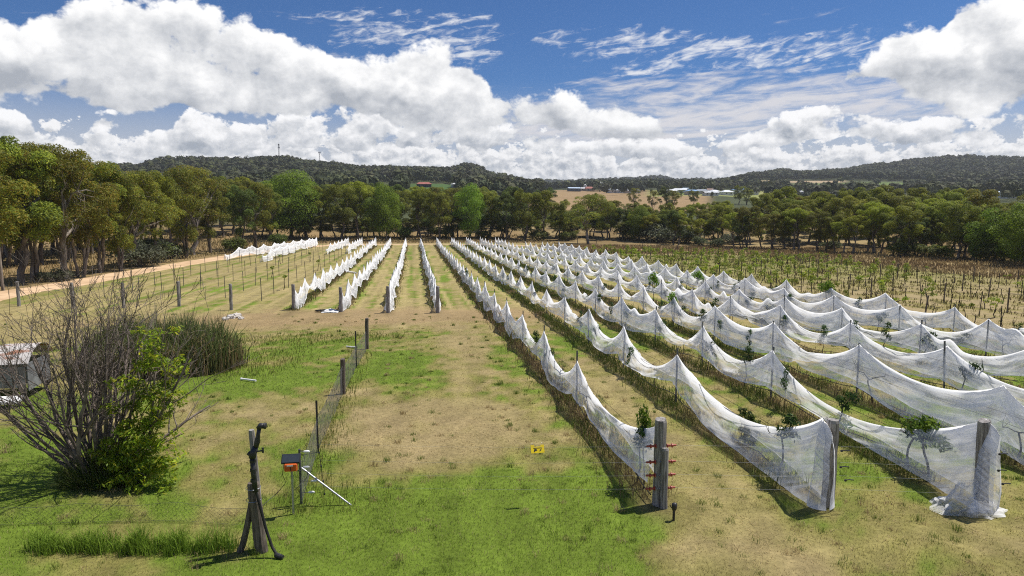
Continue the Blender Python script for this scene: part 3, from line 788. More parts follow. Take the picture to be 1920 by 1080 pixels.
# ------------------------------------------------------------------ wooded hills: one mass of crowns
def build_forest():
    rs = np.random.default_rng(5)
    A = lambda x: math.radians(azel(x, 398)[0])
    X = []; Y = []
    def scatter(n, p0, p1, r0, r1):
        a = A(p0) + (A(p1) - A(p0)) * rs.random(n); r = np.sqrt(r0 ** 2 + (r1 ** 2 - r0 ** 2) * rs.random(n))
        X.append(r * np.sin(a)); Y.append(r * np.cos(a))
    scatter(9600, -80, 1015, 430, 1030)
    scatter(5200, 990, 1420, 880, 1750)
    scatter(1700, 1000, 1440, 2150, 2650)
    scatter(9500, 1400, 2000, 1090, 1780)
    scatter(620, 1440, 1980, 470, 1090)
    scatter(520, 1690, 1990, 600, 1090)
    scatter(200, 1110, 1460, 800, 880)
    scatter(60, 1130, 1440, 640, 800)
    X = np.concatenate(X); Y = np.concatenate(Y); Z = gz(X, Y)
    px, py = project(np.stack([X, Y, Z], -1)); r = np.hypot(X, Y)
    keep = np.ones(len(X), bool)
    keep &= ~((px > 765) & (px < 855) & (r > 430) & (r < 640))
    keep &= ~((px > 708) & (px < 740) & (r > 400) & (r < 660))
    keep &= ~((px > 1485) & (px < 1740) & (r > 850) & (r < 1130) & (rs.random(len(X)) < 0.93))
    keep &= ~((px > 1420) & (px < 1590) & (r > 1080) & (r < 1150))
    keep &= ~((px > 1636) & (px < 1695) & (r > 630) & (r < 780))
    keep &= ~(fbm(X / 26, Y / 26, 51) < 0.30)
    X, Y, Z, r = X[keep], Y[keep], Z[keep], r[keep]
    n = len(X); K = 33
    H = (5.0 + 7.0 * rs.random(n) ** 1.3) * (0.8 + 0.4 * fbm(X / 60, Y / 60, 61)) * np.where(r > 2000, 1.5, 1.0) * np.where(r > 1000, 1.12, 1.0)
    W = H * (0.30 + 0.14 * rs.random(n))
    d = rs.normal(size=(n, K, 3)); d /= np.linalg.norm(d, axis=2, keepdims=True); d[..., 2] = np.abs(d[..., 2]) * 1.2 - 0.35
    P = np.stack([X, Y, Z + H * 0.60], -1)[:, None] + d * np.stack([W, W, H * 0.42], -1)[:, None] * (0.75 + 0.4 * rs.random((n, K, 1)))
    nr = d + rs.normal(size=(n, K, 3)) * 0.16; nr /= np.linalg.norm(nr, axis=2, keepdims=True)
    t = rs.normal(size=(n, K, 3)); a = np.cross(nr, t); a /= np.linalg.norm(a, axis=2, keepdims=True); b = np.cross(nr, a)
    s = (W * 0.45)[:, None, None] * (0.7 + 0.7 * rs.random((n, K, 1)))
    V = np.stack([P + a * s, P - a * s * 0.5 + b * s * 0.86, P - a * s * 0.5 - b * s * 0.86], 2).reshape(-1, 3)
    pal = np.array([(0.056, 0.068, 0.026), (0.070, 0.078, 0.026), (0.050, 0.062, 0.028), (0.066, 0.068, 0.032), (0.078, 0.088, 0.026), (0.068, 0.070, 0.040)])
    c = pal[np.clip((fbm(X / 90, Y / 90, 71, 3) * 9 - 1.8 + rs.normal(size=n) * 0.9).astype(int), 0, 5)] * (0.62 + 0.5 * fbm(X / 45, Y / 45, 72, 3))[:, None] * (0.75 + 0.5 * rs.random(n))[:, None] * np.where((r < 520) | (rs.random(n) < 0.08), 1.35, 1.0)[:, None]
    C = np.repeat(np.repeat(c, K, 0) * (0.85 + 0.3 * rs.random((n * K, 1))), 3, 0)
    o = link('forest', fast_mesh('forest', V, np.arange(len(V)).reshape(-1, 3), [M['forest']], C))
    tag(o, 'olive-grey eucalypt forest covering the far hills', 'forest', kind='stuff')
build_forest()

# ------------------------------------------------------------------ vineyard
ROWNAME = dict(A='first back-left netted row', B='second back-left netted row', C='third back-left netted row', D='fourth back-left netted row',
               E='first long netted row', F='second long netted row', G='third long netted row', H='fourth long netted row', I='fifth long netted row',
               J='sixth long netted row', K='seventh long netted row', L='eighth long netted row')
STEP = 5.35
prng = np.random.default_rng(321)
def steel_post_mesh(h):
    mb = MB()
    # rolled C-section post
    w, d, t = 0.045, 0.032, 0.007
    mb.box(0, 0, h / 2 - 0.1, w, t, h + 0.2); mb.box(-w / 2 + t / 2, d / 2 + t / 2 + 0.001, h / 2 - 0.1, t, d, h + 0.2); mb.box(w / 2 - t / 2, d / 2 + t / 2 + 0.001, h / 2 - 0.1, t, d, h + 0.2)
    return mb.mesh('trellis_post', M['steel'])
def star_post_mesh(h, mat='steel_black'):
    mb = MB()
    for k in range(3):
        a = k * 2.094 + 0.3
        mb.box(0.015 * math.cos(a), 0.015 * math.sin(a), h / 2 - 0.1, 0.029, 0.006, h + 0.2, Matrix.Rotation(a, 4, 'Z'))
    return mb.mesh('star_post', M[mat])
def wood_post_mesh(h, r, seed, lean=0.0, mat='wood', cap=True, sides=14):
    rs = np.random.default_rng(seed); mb = MB()
    z = np.array([-0.35, 0.0, h * .2, h * .4, h * .6, h * .8, h * .97, h]); P = np.stack([lean * z + rs.normal(size=8) * r * 0.05, rs.normal(size=8) * r * 0.05, z], -1)
    rad = r * np.array([1.06, 1.05, 1.02, 1.0, 1.0, 0.98, 0.97, 0.86]); mb.tube(P, rad, sides)
    V = mb.V[0]; a = np.arctan2(V[:, 1], V[:, 0]); V[:, :2] *= (1 + 0.05 * np.sin(a * 5 + seed) * np.sin(V[:, 2] * 2.2 + a * 2))[:, None]
    return mb.mesh('wooden_post', M[mat], False)
PM = [steel_post_mesh(1.84), steel_post_mesh(1.78)]
WM = [wood_post_mesh(1.82, 0.125, k) for k in range(4)]
def rowx(key, Y):
    return ROWS[key] + 0.05 * np.sin(np.asarray(Y, float) * 0.11 + ROWS[key])
row_posts = {}
def line_posts(key, y0, y1):
    ys = np.arange(y0, y1, STEP) + prng.normal(size=len(np.arange(y0, y1, STEP))) * 0.08
    out = []
    for k, y in enumerate(ys):
        x = float(rowx(key, y)); z = float(gz(x, y)); me = PM[prng.integers(2)]
        o = link('trellis_post', me, None, (x, float(y), z), prng.normal() * 0.15)
        o.rotation_euler[1] = prng.normal() * 0.018; o.rotation_euler[0] = prng.normal() * 0.012
        tag(o, '%s thin steel post from the near end of the %s' % (ordi(k + 1), ROWNAME[key]), 'post', 'steel posts of the netted rows')
        out.append((float(y), 1.78 + prng.normal() * 0.07))
    return out
for key in 'EFGHIJKL':
    row_posts[key] = line_posts(key, {'J': 19.9, 'K': 20.1, 'L': 20.0}.get(key, 20.15), {'J': 131, 'K': 131, 'L': 128}.get(key, 149.5))
ends = {}
for key, px, py, h in [('A', 530, 582, 1.75), ('B', 627, 585, 1.65), ('C', 720, 587, 1.75), ('D', 818, 587, 1.75), ('E', 1235, 948, 1.82), ('F', 1552, 948, 1.84), ('G', 1838, 955, 1.86)]:
    X, Y = gp(px, py); X = float(rowx(key, Y)) if key in 'ABCD' else X
    ends[key] = (X, Y, h)
    o = link('wooden_post', WM[prng.integers(4)], None, (X, Y, float(gz(X, Y))), prng.random() * 6)
    o.scale = (1, 1, h / 1.82) if key in 'EFG' else (0.95, 0.95, h / 1.82)
    if key in 'FG': o.rotation_euler[1] = 0.035
    tag(o, 'thick weathered wooden end post at the near end of the ' + ROWNAME[key], 'post', 'wooden end posts')
for key in 'ABCD':
    row_posts[key] = line_posts(key, ends[key][1] + 5.3, 151)

# net material: white knitted mesh, denser where it is gathered
m, T, b = material('net')
at = T.node('ShaderNodeAttribute', attribute_name='Col'); sp = T.node('ShaderNodeSeparateColor'); T.l.new(at.outputs['Color'], sp.inputs[0])
uvn = T.node('ShaderNodeUVMap'); s2 = T.node('ShaderNodeSeparateXYZ'); T.l.new(uvn.outputs[0], s2.inputs[0])
n1 = T.noise2(T.xyz(T.m('MULTIPLY', s2.outputs[0], 0.55), T.m('MULTIPLY', s2.outputs[1], 9.0), 0.0), 1.0, 5, 0.65, 0.5)
n2 = T.noise2(T.xyz(T.m('MULTIPLY', s2.outputs[0], 1.0), T.m('MULTIPLY', s2.outputs[1], 2.2), 0.0), 1.2, 3, 0.5)
a_ = T.m('ADD', T.m('ADD', sp.outputs[0], T.mr(n1, 0.42, 0.80, -0.14, 0.42, False)), T.mr(n2, 0.3, 0.7, -0.15, 0.15, False))
a_ = T.m('MAXIMUM', T.m('MINIMUM', a_, 0.97), 0.12)
df = T.node('ShaderNodeBsdfDiffuse'); df.inputs[0].default_value = (0.95, 0.955, 0.96, 1)
tl = T.node('ShaderNodeBsdfTranslucent'); tl.inputs[0].default_value = (0.95, 0.955, 0.96, 1)
# knitted threads are round: they take light from above whichever way the sheet hangs
ge = T.node('ShaderNodeNewGeometry'); vm = T.node('ShaderNodeVectorMath', operation='MULTIPLY_ADD'); T.l.new(ge.outputs['Normal'], vm.inputs[0]); vm.inputs[1].default_value = (0.55, 0.55, 0.55); vm.inputs[2].default_value = (0, 0, 0.75)
nz = T.node('ShaderNodeVectorMath', operation='NORMALIZE'); T.l.new(vm.outputs[0], nz.inputs[0]); T.l.new(nz.outputs[0], df.inputs['Normal'])
mx = T.node('ShaderNodeMixShader'); mx.inputs[0].default_value = 0.40
T.l.new(df.outputs[0], mx.inputs[1]); T.l.new(tl.outputs[0], mx.inputs[2])
tp = T.node('ShaderNodeBsdfTransparent'); mo = T.node('ShaderNodeMixShader')
T.l.new(a_, mo.inputs[0]); T.l.new(tp.outputs[0], mo.inputs[1]); T.l.new(mx.outputs[0], mo.inputs[2])
T.l.new(mo.outputs[0], m.node_tree.nodes['Material Output'].inputs[0])
M['net'] = m

def ridge(x, y, s, p):
    return (1 - np.abs(2 * vnoise(x, y, s) - 1)) ** p
def build_net(key, posts, xf, seed, label, sag=(0.52, 0.98), hsag=0.14, wid=0.32, dens=0.38, near_end=None, ragged=0.10, group='white bird nets over the vine rows'):
    """posts: [(Y, height, hem height)]; the net hangs in a curve from post top to post top, two sides down to a ragged hem"""
    rs = np.random.default_rng(seed)
    Yc = []; zr = []; zh = []; wd = []; U = []; bay = []
    for j in range(len(posts) - 1):
        (y0, h0, m0), (y1, h1, m1) = posts[j], posts[j + 1]
        d = math.hypot(xf(y0), y0); ns = int(np.clip(1000 / d, 8, 56))
        u = np.linspace(0, 1, ns, endpoint=(j == len(posts) - 2))
        s = rs.uniform(*sag) * ((y1 - y0) / STEP) ** 0.4; hs = hsag * rs.uniform(-0.6, 2.2); sk = rs.uniform(-0.22, 0.22)
        q = u + sk * u * (1 - u); cat = 4 * q * (1 - q)
        Yc += list(y0 + (y1 - y0) * u)
        zrj = h0 + (h1 - h0) * u - s * cat ** 0.9; hadd = 0 * u
        if rs.random() < 0.30:                      # a vine holds the net up
            c0 = rs.uniform(0.25, 0.75); zrj = np.maximum(zrj, zrj + rs.uniform(0.12, 0.40) * np.exp(-((u - c0) / rs.uniform(0.05, 0.11)) ** 2))
        if rs.random() < 0.22:                      # the hem is bunched up and tied
            c0 = rs.uniform(0.2, 0.8); hadd = rs.uniform(0.15, 0.40) * np.exp(-((u - c0) / 0.06) ** 2); zrj = zrj - 0.10 * np.exp(-((u - c0) / 0.10) ** 2)
        zr += list(zrj)
        zh += list(m0 + (m1 - m0) * u - hs * cat + hadd + ragged * (fbm(u * 3.1 + j * 7.7, u * 0 + seed, 3, 3) - 0.5) * 2 * np.minimum(1, cat * 3))
        wd += list(wid * (0.55 + 0.75 * cat * rs.uniform(0.6, 1.2)))
        U += list(u); bay += [j] * len(u)
    Yc = np.array(Yc); zr = np.array(zr); zh = np.array(zh); wd = np.array(wd); U = np.array(U); bay = np.array(bay)
    zh = np.minimum(zh, zr - 0.25); zh = np.maximum(zh, 0.03)
    if near_end:                        # the net wraps round the end post and falls to the grass in front of it
        L, wr = near_end
        k = np.linspace(1, 0.12, 9)
        Yc = np.concatenate([Yc[0] - L * k, Yc]); zr = np.concatenate([zr[0] - 0.04 - (0.10 * zr[0]) * (k ** 2.0), zr]); zh = np.concatenate([np.full(9, zh[0]), zh])
        wd = np.concatenate([wr * (1 - k ** 3) + 0.03, wd]); wd[9] = wr; wd[10:17] = np.linspace(wr, wd[17], 7)
        U = np.concatenate([np.zeros(9), U]); bay = np.concatenate([np.zeros(9, int) - 1, bay])
    n = len(Yc); nt = 12
    t = np.linspace(0, 1, nt) ** 1.25; side = np.concatenate([-np.ones(nt), np.ones(nt - 1)]); tt = np.concatenate([t[::-1], t[1:]]); m = len(tt)
    s_ = Yc[:, None]; H = (zr - zh)[:, None]; T2 = tt[None] + 0 * s_; S2 = side[None] + 0 * s_
    z = zr[:, None] + (zh - zr)[:, None] * tt[None]
    cusp = np.minimum(U, 1 - U)[:, None] * STEP + 0 * T2; drop_ = (T2 * H)
    half = bay[:, None] * 2 + (U[:, None] > 0.5) + 0 * T2
    phi = np.arctan2(cusp, drop_ + 0.10); rad = np.hypot(cusp, drop_)
    env = sst(0.05, 0.5, rad) * np.exp(-(rad / 1.9) ** 2)
    f1 = ridge(phi * 6.0 + half * 3.7 + S2 * 11, half * 1.0, seed, 4) * 0.6 + ridge(phi * 13 + half * 5.1 + S2 * 7, half * 1.0, seed + 1, 5) * 0.6
    fold = f1 * env
    warp = 0.25 * np.sin(U[:, None] * 4 + half) + 0.18 * fbm(s_ * 0.9 + 0 * T2, S2 * 5 + 0 * T2, seed + 2)
    f2 = ridge(T2 * 5.0 + warp + S2 * 9, bay[:, None] + 0 * T2, seed + 3, 5) * 0.7 + ridge(T2 * 11 + warp * 2 + S2 * 5, bay[:, None] + 0 * T2, seed + 4, 6) * 0.5
    f2 = f2 * (4 * U * (1 - U))[:, None] ** 0.6 * (0.4 + 1.2 * fbm(s_ * 0.8 + 0 * T2, T2 * 2 + S2, seed + 6))
    rough = (fbm(s_ * 1.0 + 0 * T2, T2 * 1.8 + S2 * 7, seed + 5, 2) - 0.5) * 0.15
    w = wd[:, None] * T2 ** 0.75 + (fold * 0.075 + f2 * 0.05 + rough) * np.minimum(1, T2 * 5)
    w = np.maximum(w, 0.012)
    X = xf(Yc)[:, None] + S2 * w + 0.03 * (fbm(s_, s_ * 0, seed + 9) - 0.5)
    Yv = s_ + (fbm(s_ * 2 + S2, T2 * 3, seed + 11) - 0.5) * 0.10 * np.minimum(1, T2 * 2)
    Z = np.maximum(z + gz(xf(Yc), Yc)[:, None], gz(X, Yv) + 0.02)
    V = np.stack([X, Yv, Z], -1).reshape(-1, 3)
    de = dens + 0.55 * np.exp(-(T2 / 0.06) ** 2) + 0.22 * np.exp(-(T2 / 0.20) ** 2) + 0.42 * np.exp(-((1 - T2) / 0.05) ** 2) + 0.50 * fold + 0.34 * f2 + 0.25 * np.exp(-(rad / 0.30) ** 2)
    de = np.clip(de, 0, 1)
    C = np.repeat(de.reshape(-1, 1), 3, 1)
    uv = np.stack([s_ + 0 * T2, S2 * T2 * H + seed], -1).reshape(-1, 2)
    i = np.arange(n - 1)[:, None] * m; j = np.arange(m - 1)[None]
    Q = np.stack([i + j, i + j + 1, i + m + j + 1, i + m + j], -1).reshape(-1, 4)
    o = link('bird_net', fast_mesh('bird_net', V, Q, [M['net']], C, True, uv=uv))
    return tag(o, label, 'net', group)

hem_r = np.random.default_rng(17)
for k, key in enumerate('ABCDEFGHIJKL'):
    xf = lambda Y, key=key: rowx(key, Y)
    posts = [(y, h + 0.01, 0.56 + hem_r.normal() * 0.13) for y, h in row_posts[key]]
    kw = {}
    if key in 'FG':
        posts = [(ends[key][1], ends[key][2] + 0.03, 0.05)] + posts; kw = dict(near_end=(0.34, 0.25))
    elif key == 'E':
        posts = [(ends[key][1] + 0.16, 1.62, 0.42)] + [(y, h - 0.28 if i == 0 else h - 0.10, 0.50) for i, (y, h, q) in enumerate(posts)]
        kw = dict(dens=0.38, wid=0.22, hsag=0.20, sag=(0.55, 0.95))
    elif key in 'HI': posts = [(9.4, 1.8, 0.1), (14.6, 1.8, 0.3)] + posts
    elif key in 'JKL': posts = [(14.2, 1.8, 0.5)] + posts
    if key in 'ABCD':
        posts = [(ends[key][1] + (0.05 if key != 'D' else -0.02), ends[key][2] - (0.0 if key in 'AB' else 0.45), 0.04)] + posts
        kw = dict(sag=(0.60, 1.0), hsag=0.36, wid=0.24, dens=0.45, ragged=0.26)
    if key in 'EFGH': kw.setdefault('ragged', 0.08)
    build_net(key, posts, xf, 40 + k, 'white bird net draped over the ' + ROWNAME[key], **kw)
# short nets left on the otherwise bare rows by the road
def part_net(x0, y0, x1, y1, n, seed, label):
    xf = lambda Y: x0 + (x1 - x0) * (np.asarray(Y, float) - y0) / (y1 - y0)
    build_net('z', [(y0 + (y1 - y0) * k / n, 1.8 if k else 1.0, 0.5 if k else 0.05) for k in range(n + 1)], xf, seed, label, sag=(0.4, 0.6), dens=0.45, ragged=0.2, hsag=0.25)
part_net(-27.2, 104, -20.6, 151, 9, 81, 'white bird net at the far left beside the dirt road')
part_net(-21.4, 101, -20.0, 147, 8, 82, 'white bird net second from the dirt road at the far left')
part_net(-14.5, 117, -13.9, 150, 6, 83, 'short white bird net on the far bare row beyond the posts')
part_net(-11.3, 119, -11.0, 150, 6, 84, 'short white bird net left of the first back-left netted row')

# drip hoses slung under the nets
for key in 'EFGHIJ':
    ys = np.arange(13.0 if key in 'EFG' else 15, 75, 0.45); x = rowx(key, ys) - 0.06 + 0.05 * np.sin(ys * 1.3)
    z = gz(x, ys) + 0.36 - 0.16 * np.abs(np.sin((ys - 20.15) * math.pi / STEP)) ** 0.8 + (fbm(ys / 1.4, ys * 0, 60 + ord(key)) - 0.5) * 0.20
    mb = MB(); mb.tube(np.stack([x, ys, np.maximum(z, gz(x, ys) + 0.03)], -1), 0.013, 5)
    tag(mb.build('drip_hose', M['hose'], None, True), 'black drip irrigation hose slung under the net of the ' + ROWNAME[key], 'hose', 'drip hoses')

# ------------------------------------------------------------------ vines
VG = [(0.040, 0.085, 0.016), (0.060, 0.115, 0.018), (0.030, 0.060, 0.014)]
VY = [(0.24, 0.30, 0.022), (0.18, 0.26, 0.02), (0.31, 0.33, 0.03), (0.12, 0.18, 0.018)]
def make_vine(name, seed, cols, nl=140, H=0.95, spread=0.55, arms=True, clump=0.30, size=0.085, nclump=4):
    rs = np.random.default_rng(seed); root = thing(name, 'x', 'vine'); tb = MB(); lb = MB()
    top = np.array([rs.normal() * 0.08, rs.normal() * 0.14, H])
    t = np.linspace(0, 1, 7); P = np.stack([top[0] * t + rs.normal(size=7) * 0.02, top[1] * t + 0.06 * np.sin(t * 5 + seed), -0.1 + (H + 0.1) * t], -1)
    tb.tube(P, 0.036 - 0.012 * t, 6)
    cents = [top + [0, 0, 0.12]]
    if arms:
        for s in (-1, 1):
            e = top + np.array([rs.normal() * 0.05, s * spread * (0.6 + 0.6 * rs.random()), 0.05 + rs.normal() * 0.08])
            limb(tb, top, e, 0.022, 0.010, rs, 5, 0.08, 5); cents.append(e)
            for q in range(2):
                f = e + np.array([rs.normal() * 0.12, rs.normal() * 0.2, 0.18 + 0.25 * rs.random()]); limb(tb, e, f, 0.008, 0.004, rs, 4, 0.1, 4); cents.append(f)
    tb.build('trunk', M['vine_bark'], root, True)
    if nl:
        for c in [cents[i % len(cents)] for i in range(nclump)]:
            Q, C = leaves(np.array(c) + rs.normal(size=3) * 0.08, np.array([clump, clump * 1.1, clump * 0.8]), nl // nclump, size, np.array(cols), rs, 0.2)
            lb.quads(Q, C)
        lb.build('leaves', M['leaf'], root, False, True)
    return root
nv = [make_vine('netted_vine', 300 + k, VG, 260, 0.80 + 0.05 * k, 0.4, True, 0.24, 0.075, 4) for k in range(4)]
nb = [make_vine('netted_vine', 310 + k, VG, 0, 0.85, 0.5) for k in range(2)]
vr = np.random.default_rng(77)
VGR = 'vines growing under the nets'
for key in 'EFGHIJKL':
    c = 0
    ymax = 74 if key in 'EFGH' else 62
    for y in np.arange(14.0, ymax, 2.68):
        yy = y + vr.normal() * 0.25
        if vr.random() < 0.25 or (key in 'JKL' and yy < 22): continue
        x = float(rowx(key, yy)); c += 1
        src = nv[vr.integers(4)] if vr.random() < 0.72 else nb[vr.integers(2)]
        copy_thing(src, (x, yy, float(gz(x, yy))), vr.normal() * 0.2, (0.42, 1.0, 0.8 + 0.25 * vr.random()), '%s vine from the near end inside the %s' % (ordi(c), ROWNAME[key]), VGR)
# green vines breaking out of the net
bv = make_vine('grapevine', 330, [(0.09, 0.16, 0.015), (0.13, 0.20, 0.02), (0.055, 0.10, 0.014)], 420, 1.0, 0.45, True, 0.30, 0.085, 5)
OUTV = [('G', 1790, 850, 0.92, 1.1, 'curved vine with pale leaves inside the net beside the rightmost end post'), ('E', 1195, 905, 1.18, 0.62, 'leafy vine pushing out of the net behind the insulated end post')]
for key, px, py, s, w, lab in OUTV:
    X, Y = gp(px, py); X = float(rowx(key, Y))
    if key == 'E': Y = ends['E'][1] + 0.85
    else: Y = ends['G'][1] + 1.5
    copy_thing(bv, (X, Y, float(gz(X, Y))), 0.1, (w * 0.5, w * 1.2, s), lab, 'vines breaking out of the nets', (1.5, 1.5, 1.3, 1))
for i, (key, y, s) in enumerate([('H', 36.5, 1.25), ('I', 48.5, 1.4), ('L', 41.6, 1.35), ('K', 55.0, 1.2)]):
    X = float(rowx(key, y))
    copy_thing(bv, (X, y, float(gz(X, y))), i * 0.2, (0.55, s, s), 'bright green vine bursting through the net of the ' + ROWNAME[key], 'vines breaking out of the nets', (1.7, 1.8, 1.3, 1))
# the open block on the right
gv = [make_vine('grapevine', 340 + k, VY, 150, 0.80 + 0.06 * k, 0.5, True, 0.26, 0.10, 5) for k in range(4)]
gb = [make_vine('grapevine', 350 + k, VY, 0, 0.95, 0.5) for k in range(3)]
gs = [make_vine('grapevine', 360 + k, VY, 60, 0.95, 0.5, True, 0.20, 0.10, 2) for k in range(2)]
DM = star_post_mesh(1.62); DW = [wood_post_mesh(1.55, 0.05, 60 + k, 0, 'wood_dark', sides=8) for k in range(2)]
for rk in range(10):
    X0 = 30.6 + 3.15 * rk; c = 0; p = 0
    rown = '%s open row right of the nets' % ordi(rk + 1)
    y_end = 119 - 0.35 * rk * 3
    for y in np.arange(26 + rk * 1.2, y_end, 5.6):
        p += 1; yy = y + vr.normal() * 0.2; xx = X0 + vr.normal() * 0.06
        wood = vr.random() < 0.28
        o = link('vineyard_post', DW[vr.integers(2)] if wood else DM, None, (xx, yy, float(gz(xx, yy))), vr.random() * 6)
        o.rotation_euler[0] = vr.normal() * 0.05; o.rotation_euler[1] = vr.normal() * 0.04; o.scale[2] = 0.9 + 0.25 * vr.random()
        tag(o, '%s dark post from the near end of the %s' % (ordi(p), rown), 'post', 'posts of the open vineyard block')
    for y in np.arange(28 + rk * 1.2, y_end, 2.75):
        yy = y + vr.normal() * 0.2; xx = X0 + vr.normal() * 0.08
        lush = np.clip((yy - 34 - rk * 3.2) / 24, 0.10, 0.96)
        if vr.random() < 0.16: continue
        c += 1
        src = gv[vr.integers(4)] if vr.random() < lush else (gb[vr.integers(3)] if vr.random() < 0.7 else gs[vr.integers(2)])
        v = 0.8 + 0.5 * vr.random()
        copy_thing(src, (xx, yy, float(gz(xx, yy))), vr.normal() * 0.5, (0.85 + 0.3 * vr.random()) * (0.92 + 0.12 * lush), '%s low grapevine from the near end of the %s' % (ordi(c), rown), 'grapevines of the open block', (v, v, v, 1))
for p in nv + nb + [bv] + gv + gb + gs: drop(p)
# wires of the open block and of the bare rows: one pair per row
def row_wire(x, y0, y1, zs, lab, group, mat='steel'):
    mb = MB(); ys = np.arange(y0, y1, 2.8)
    for z in zs: mb.tube(np.stack([x + 0 * ys, ys, gz(x + 0 * ys, ys) + z], -1), 0.004, 3)
    tag(mb.build('trellis_wire', M[mat]), lab, 'wire', group)
for rk in range(10): row_wire(30.6 + 3.15 * rk, 26 + rk * 1.2, 117 - rk, (0.95, 1.35), 'pair of trellis wires strung along the %s open row right of the nets' % ordi(rk + 1), 'trellis wires of the open block')
for key in 'EFGHI':
    ys = np.arange(14.0, 80, 1.3); mb = MB(); xx = rowx(key, ys)
    for z in (0.88, 1.12): mb.tube(np.stack([xx + 0.02 * np.sin(ys), ys, gz(xx, ys) + z - 0.03 * np.abs(np.sin(ys * math.pi / STEP))], -1), 0.006, 4)
    tag(mb.build('trellis_wire', M['vine_bark']), 'pair of dark trellis wires showing through the net of the ' + ROWNAME[key], 'wire', 'trellis wires under the nets')
# bare rows on the left: thick end posts, thin line posts, wires
BARE = [(-11.45, 434, 582, 'first'), (-14.75, 336, 575, 'second'), (-18.1, 232, 578, 'third'), (-21.3, 137, 578, 'fourth'), (-24.4, 36, 575, 'fifth')]
TP = star_post_mesh(1.75, 'steel')
for X0, px, py, nm in BARE:
    X, Y = gp(px, py)
    o = link('wooden_post', WM[prng.integers(4)], None, (X, Y, float(gz(X, Y))), prng.random() * 6); o.scale = (0.85, 0.85, 0.98)
    tag(o, 'thick grey wooden post heading the %s bare row left of the nets' % nm, 'post', 'wooden end posts')
    y1 = {'first': 118, 'second': 116, 'third': 148, 'fourth': 112, 'fifth': 112}[nm]
    for k, y in enumerate(np.arange(Y + 5.3, y1, 5.35)):
        xx = X + (X0 - X) * 1.0 + prng.normal() * 0.06
        o = link('trellis_post', TP, None, (xx, y, float(gz(xx, y))), prng.random() * 6)
        o.rotation_euler[1] = prng.normal() * 0.03
        tag(o, '%s thin post behind the thick post of the %s bare row' % (ordi(k + 1), nm), 'post', 'posts of the bare rows')
    row_wire(X0, Y, y1, (0.55, 1.0), 'pair of trellis wires along the %s bare row left of the nets' % nm, 'trellis wires of the bare rows')
yv = make_vine('young_vine', 371, VY, 60, 0.9, 0.25, False, 0.2, 0.1, 2)
for i, (X0, y) in enumerate([(-11.4, 62.0), (-11.4, 84.0), (-14.7, 74.0), (-14.7, 101.0), (-18.0, 96.0)]):
    copy_thing(yv, (X0, y, float(gz(X0, y))), i, 1.1, 'lone young vine on the bare rows, %s from the wooden posts' % ordi([1, 3, 2, 5, 4][i]), 'young vines on the bare rows')
drop(yv)

# ------------------------------------------------------------------ electric fence across the foreground
EX, EY, EH = ends['E']; FX, FY, _h2 = ends['F']; GX, GY, _h3 = ends['G']
BX, BY = gp(565, 946)
WZ = [1.28, 0.945, 0.665, 0.385]
def insulator(x, y, z, dirx, lab):
    t = thing('insulator', lab, 'insulator', (x, y, z), 0, 'red insulators on the near end post')
    b_ = MB(); b_.tube([(0, 0, 0), (dirx * 0.09, 0, 0), (dirx * 0.19, 0, 0.004), (dirx * 0.20, 0, 0.004)], [0.026, 0.023, 0.021, 0.016], 8); b_.build('body', M['red'], t, True)
    f_ = MB(); f_.tube([(dirx * 0.10, 0, 0), (dirx * 0.122, 0, 0)], [0.042, 0.042], 10); f_.build('flange', M['red'], t)
    f2 = MB(); f2.tube([(dirx * 0.005, 0, 0), (dirx * 0.017, 0, 0)], [0.045, 0.045], 10); f2.build('flange', M['red'], t)
    e_ = MB(); e_.tube([(dirx * 0.19, 0, 0.002), (dirx * 0.235, 0, -0.004)], [0.006, 0.003], 6); e_.build('hook', M['steel'], t)
nm4 = ['top', 'second', 'third', 'lowest']
for i, z in enumerate(WZ):
    insulator(EX - 0.115, EY - 0.07, z, -1, 'red insulator on the inner side of the near wooden post, %s of four' % nm4[i])
    insulator(EX + 0.115, EY - 0.07, z - 0.005, 1, 'red insulator on the outer side of the near wooden post, %s of four' % nm4[i])
    x = np.linspace(BX + 0.16, EX - 0.3, 9); y = np.linspace(BY - 0.02, EY - 0.07, 9)
    mb = MB(); mb.tube(np.stack([x, y, z - 0.04 * np.sin(np.linspace(0, math.pi, 9))], -1), 0.0013, 4)
    tag(mb.build('fence_wire', M['galv']), '%s thin electric wire strung across the lawn to the near wooden post' % nm4[i], 'wire', 'electric fence wires')
    mb = MB(); mb.tube([(EX + 0.29, EY - 0.07, z), (FX - 0.15, FY - 0.1, z - 0.02)], 0.0013, 4)
    tag(mb.build('fence_wire', M['galv']), '%s electric wire between the red insulators and the second netted end post' % nm4[i], 'wire', 'electric fence wires')
    mb = MB(); mb.tube([(FX + 0.15, FY - 0.1, z), (GX - 0.15, GY - 0.1, z - 0.02)], 0.0013, 4)
    tag(mb.build('fence_wire', M['galv']), '%s electric wire between the two netted wooden end posts' % nm4[i], 'wire', 'electric fence wires')
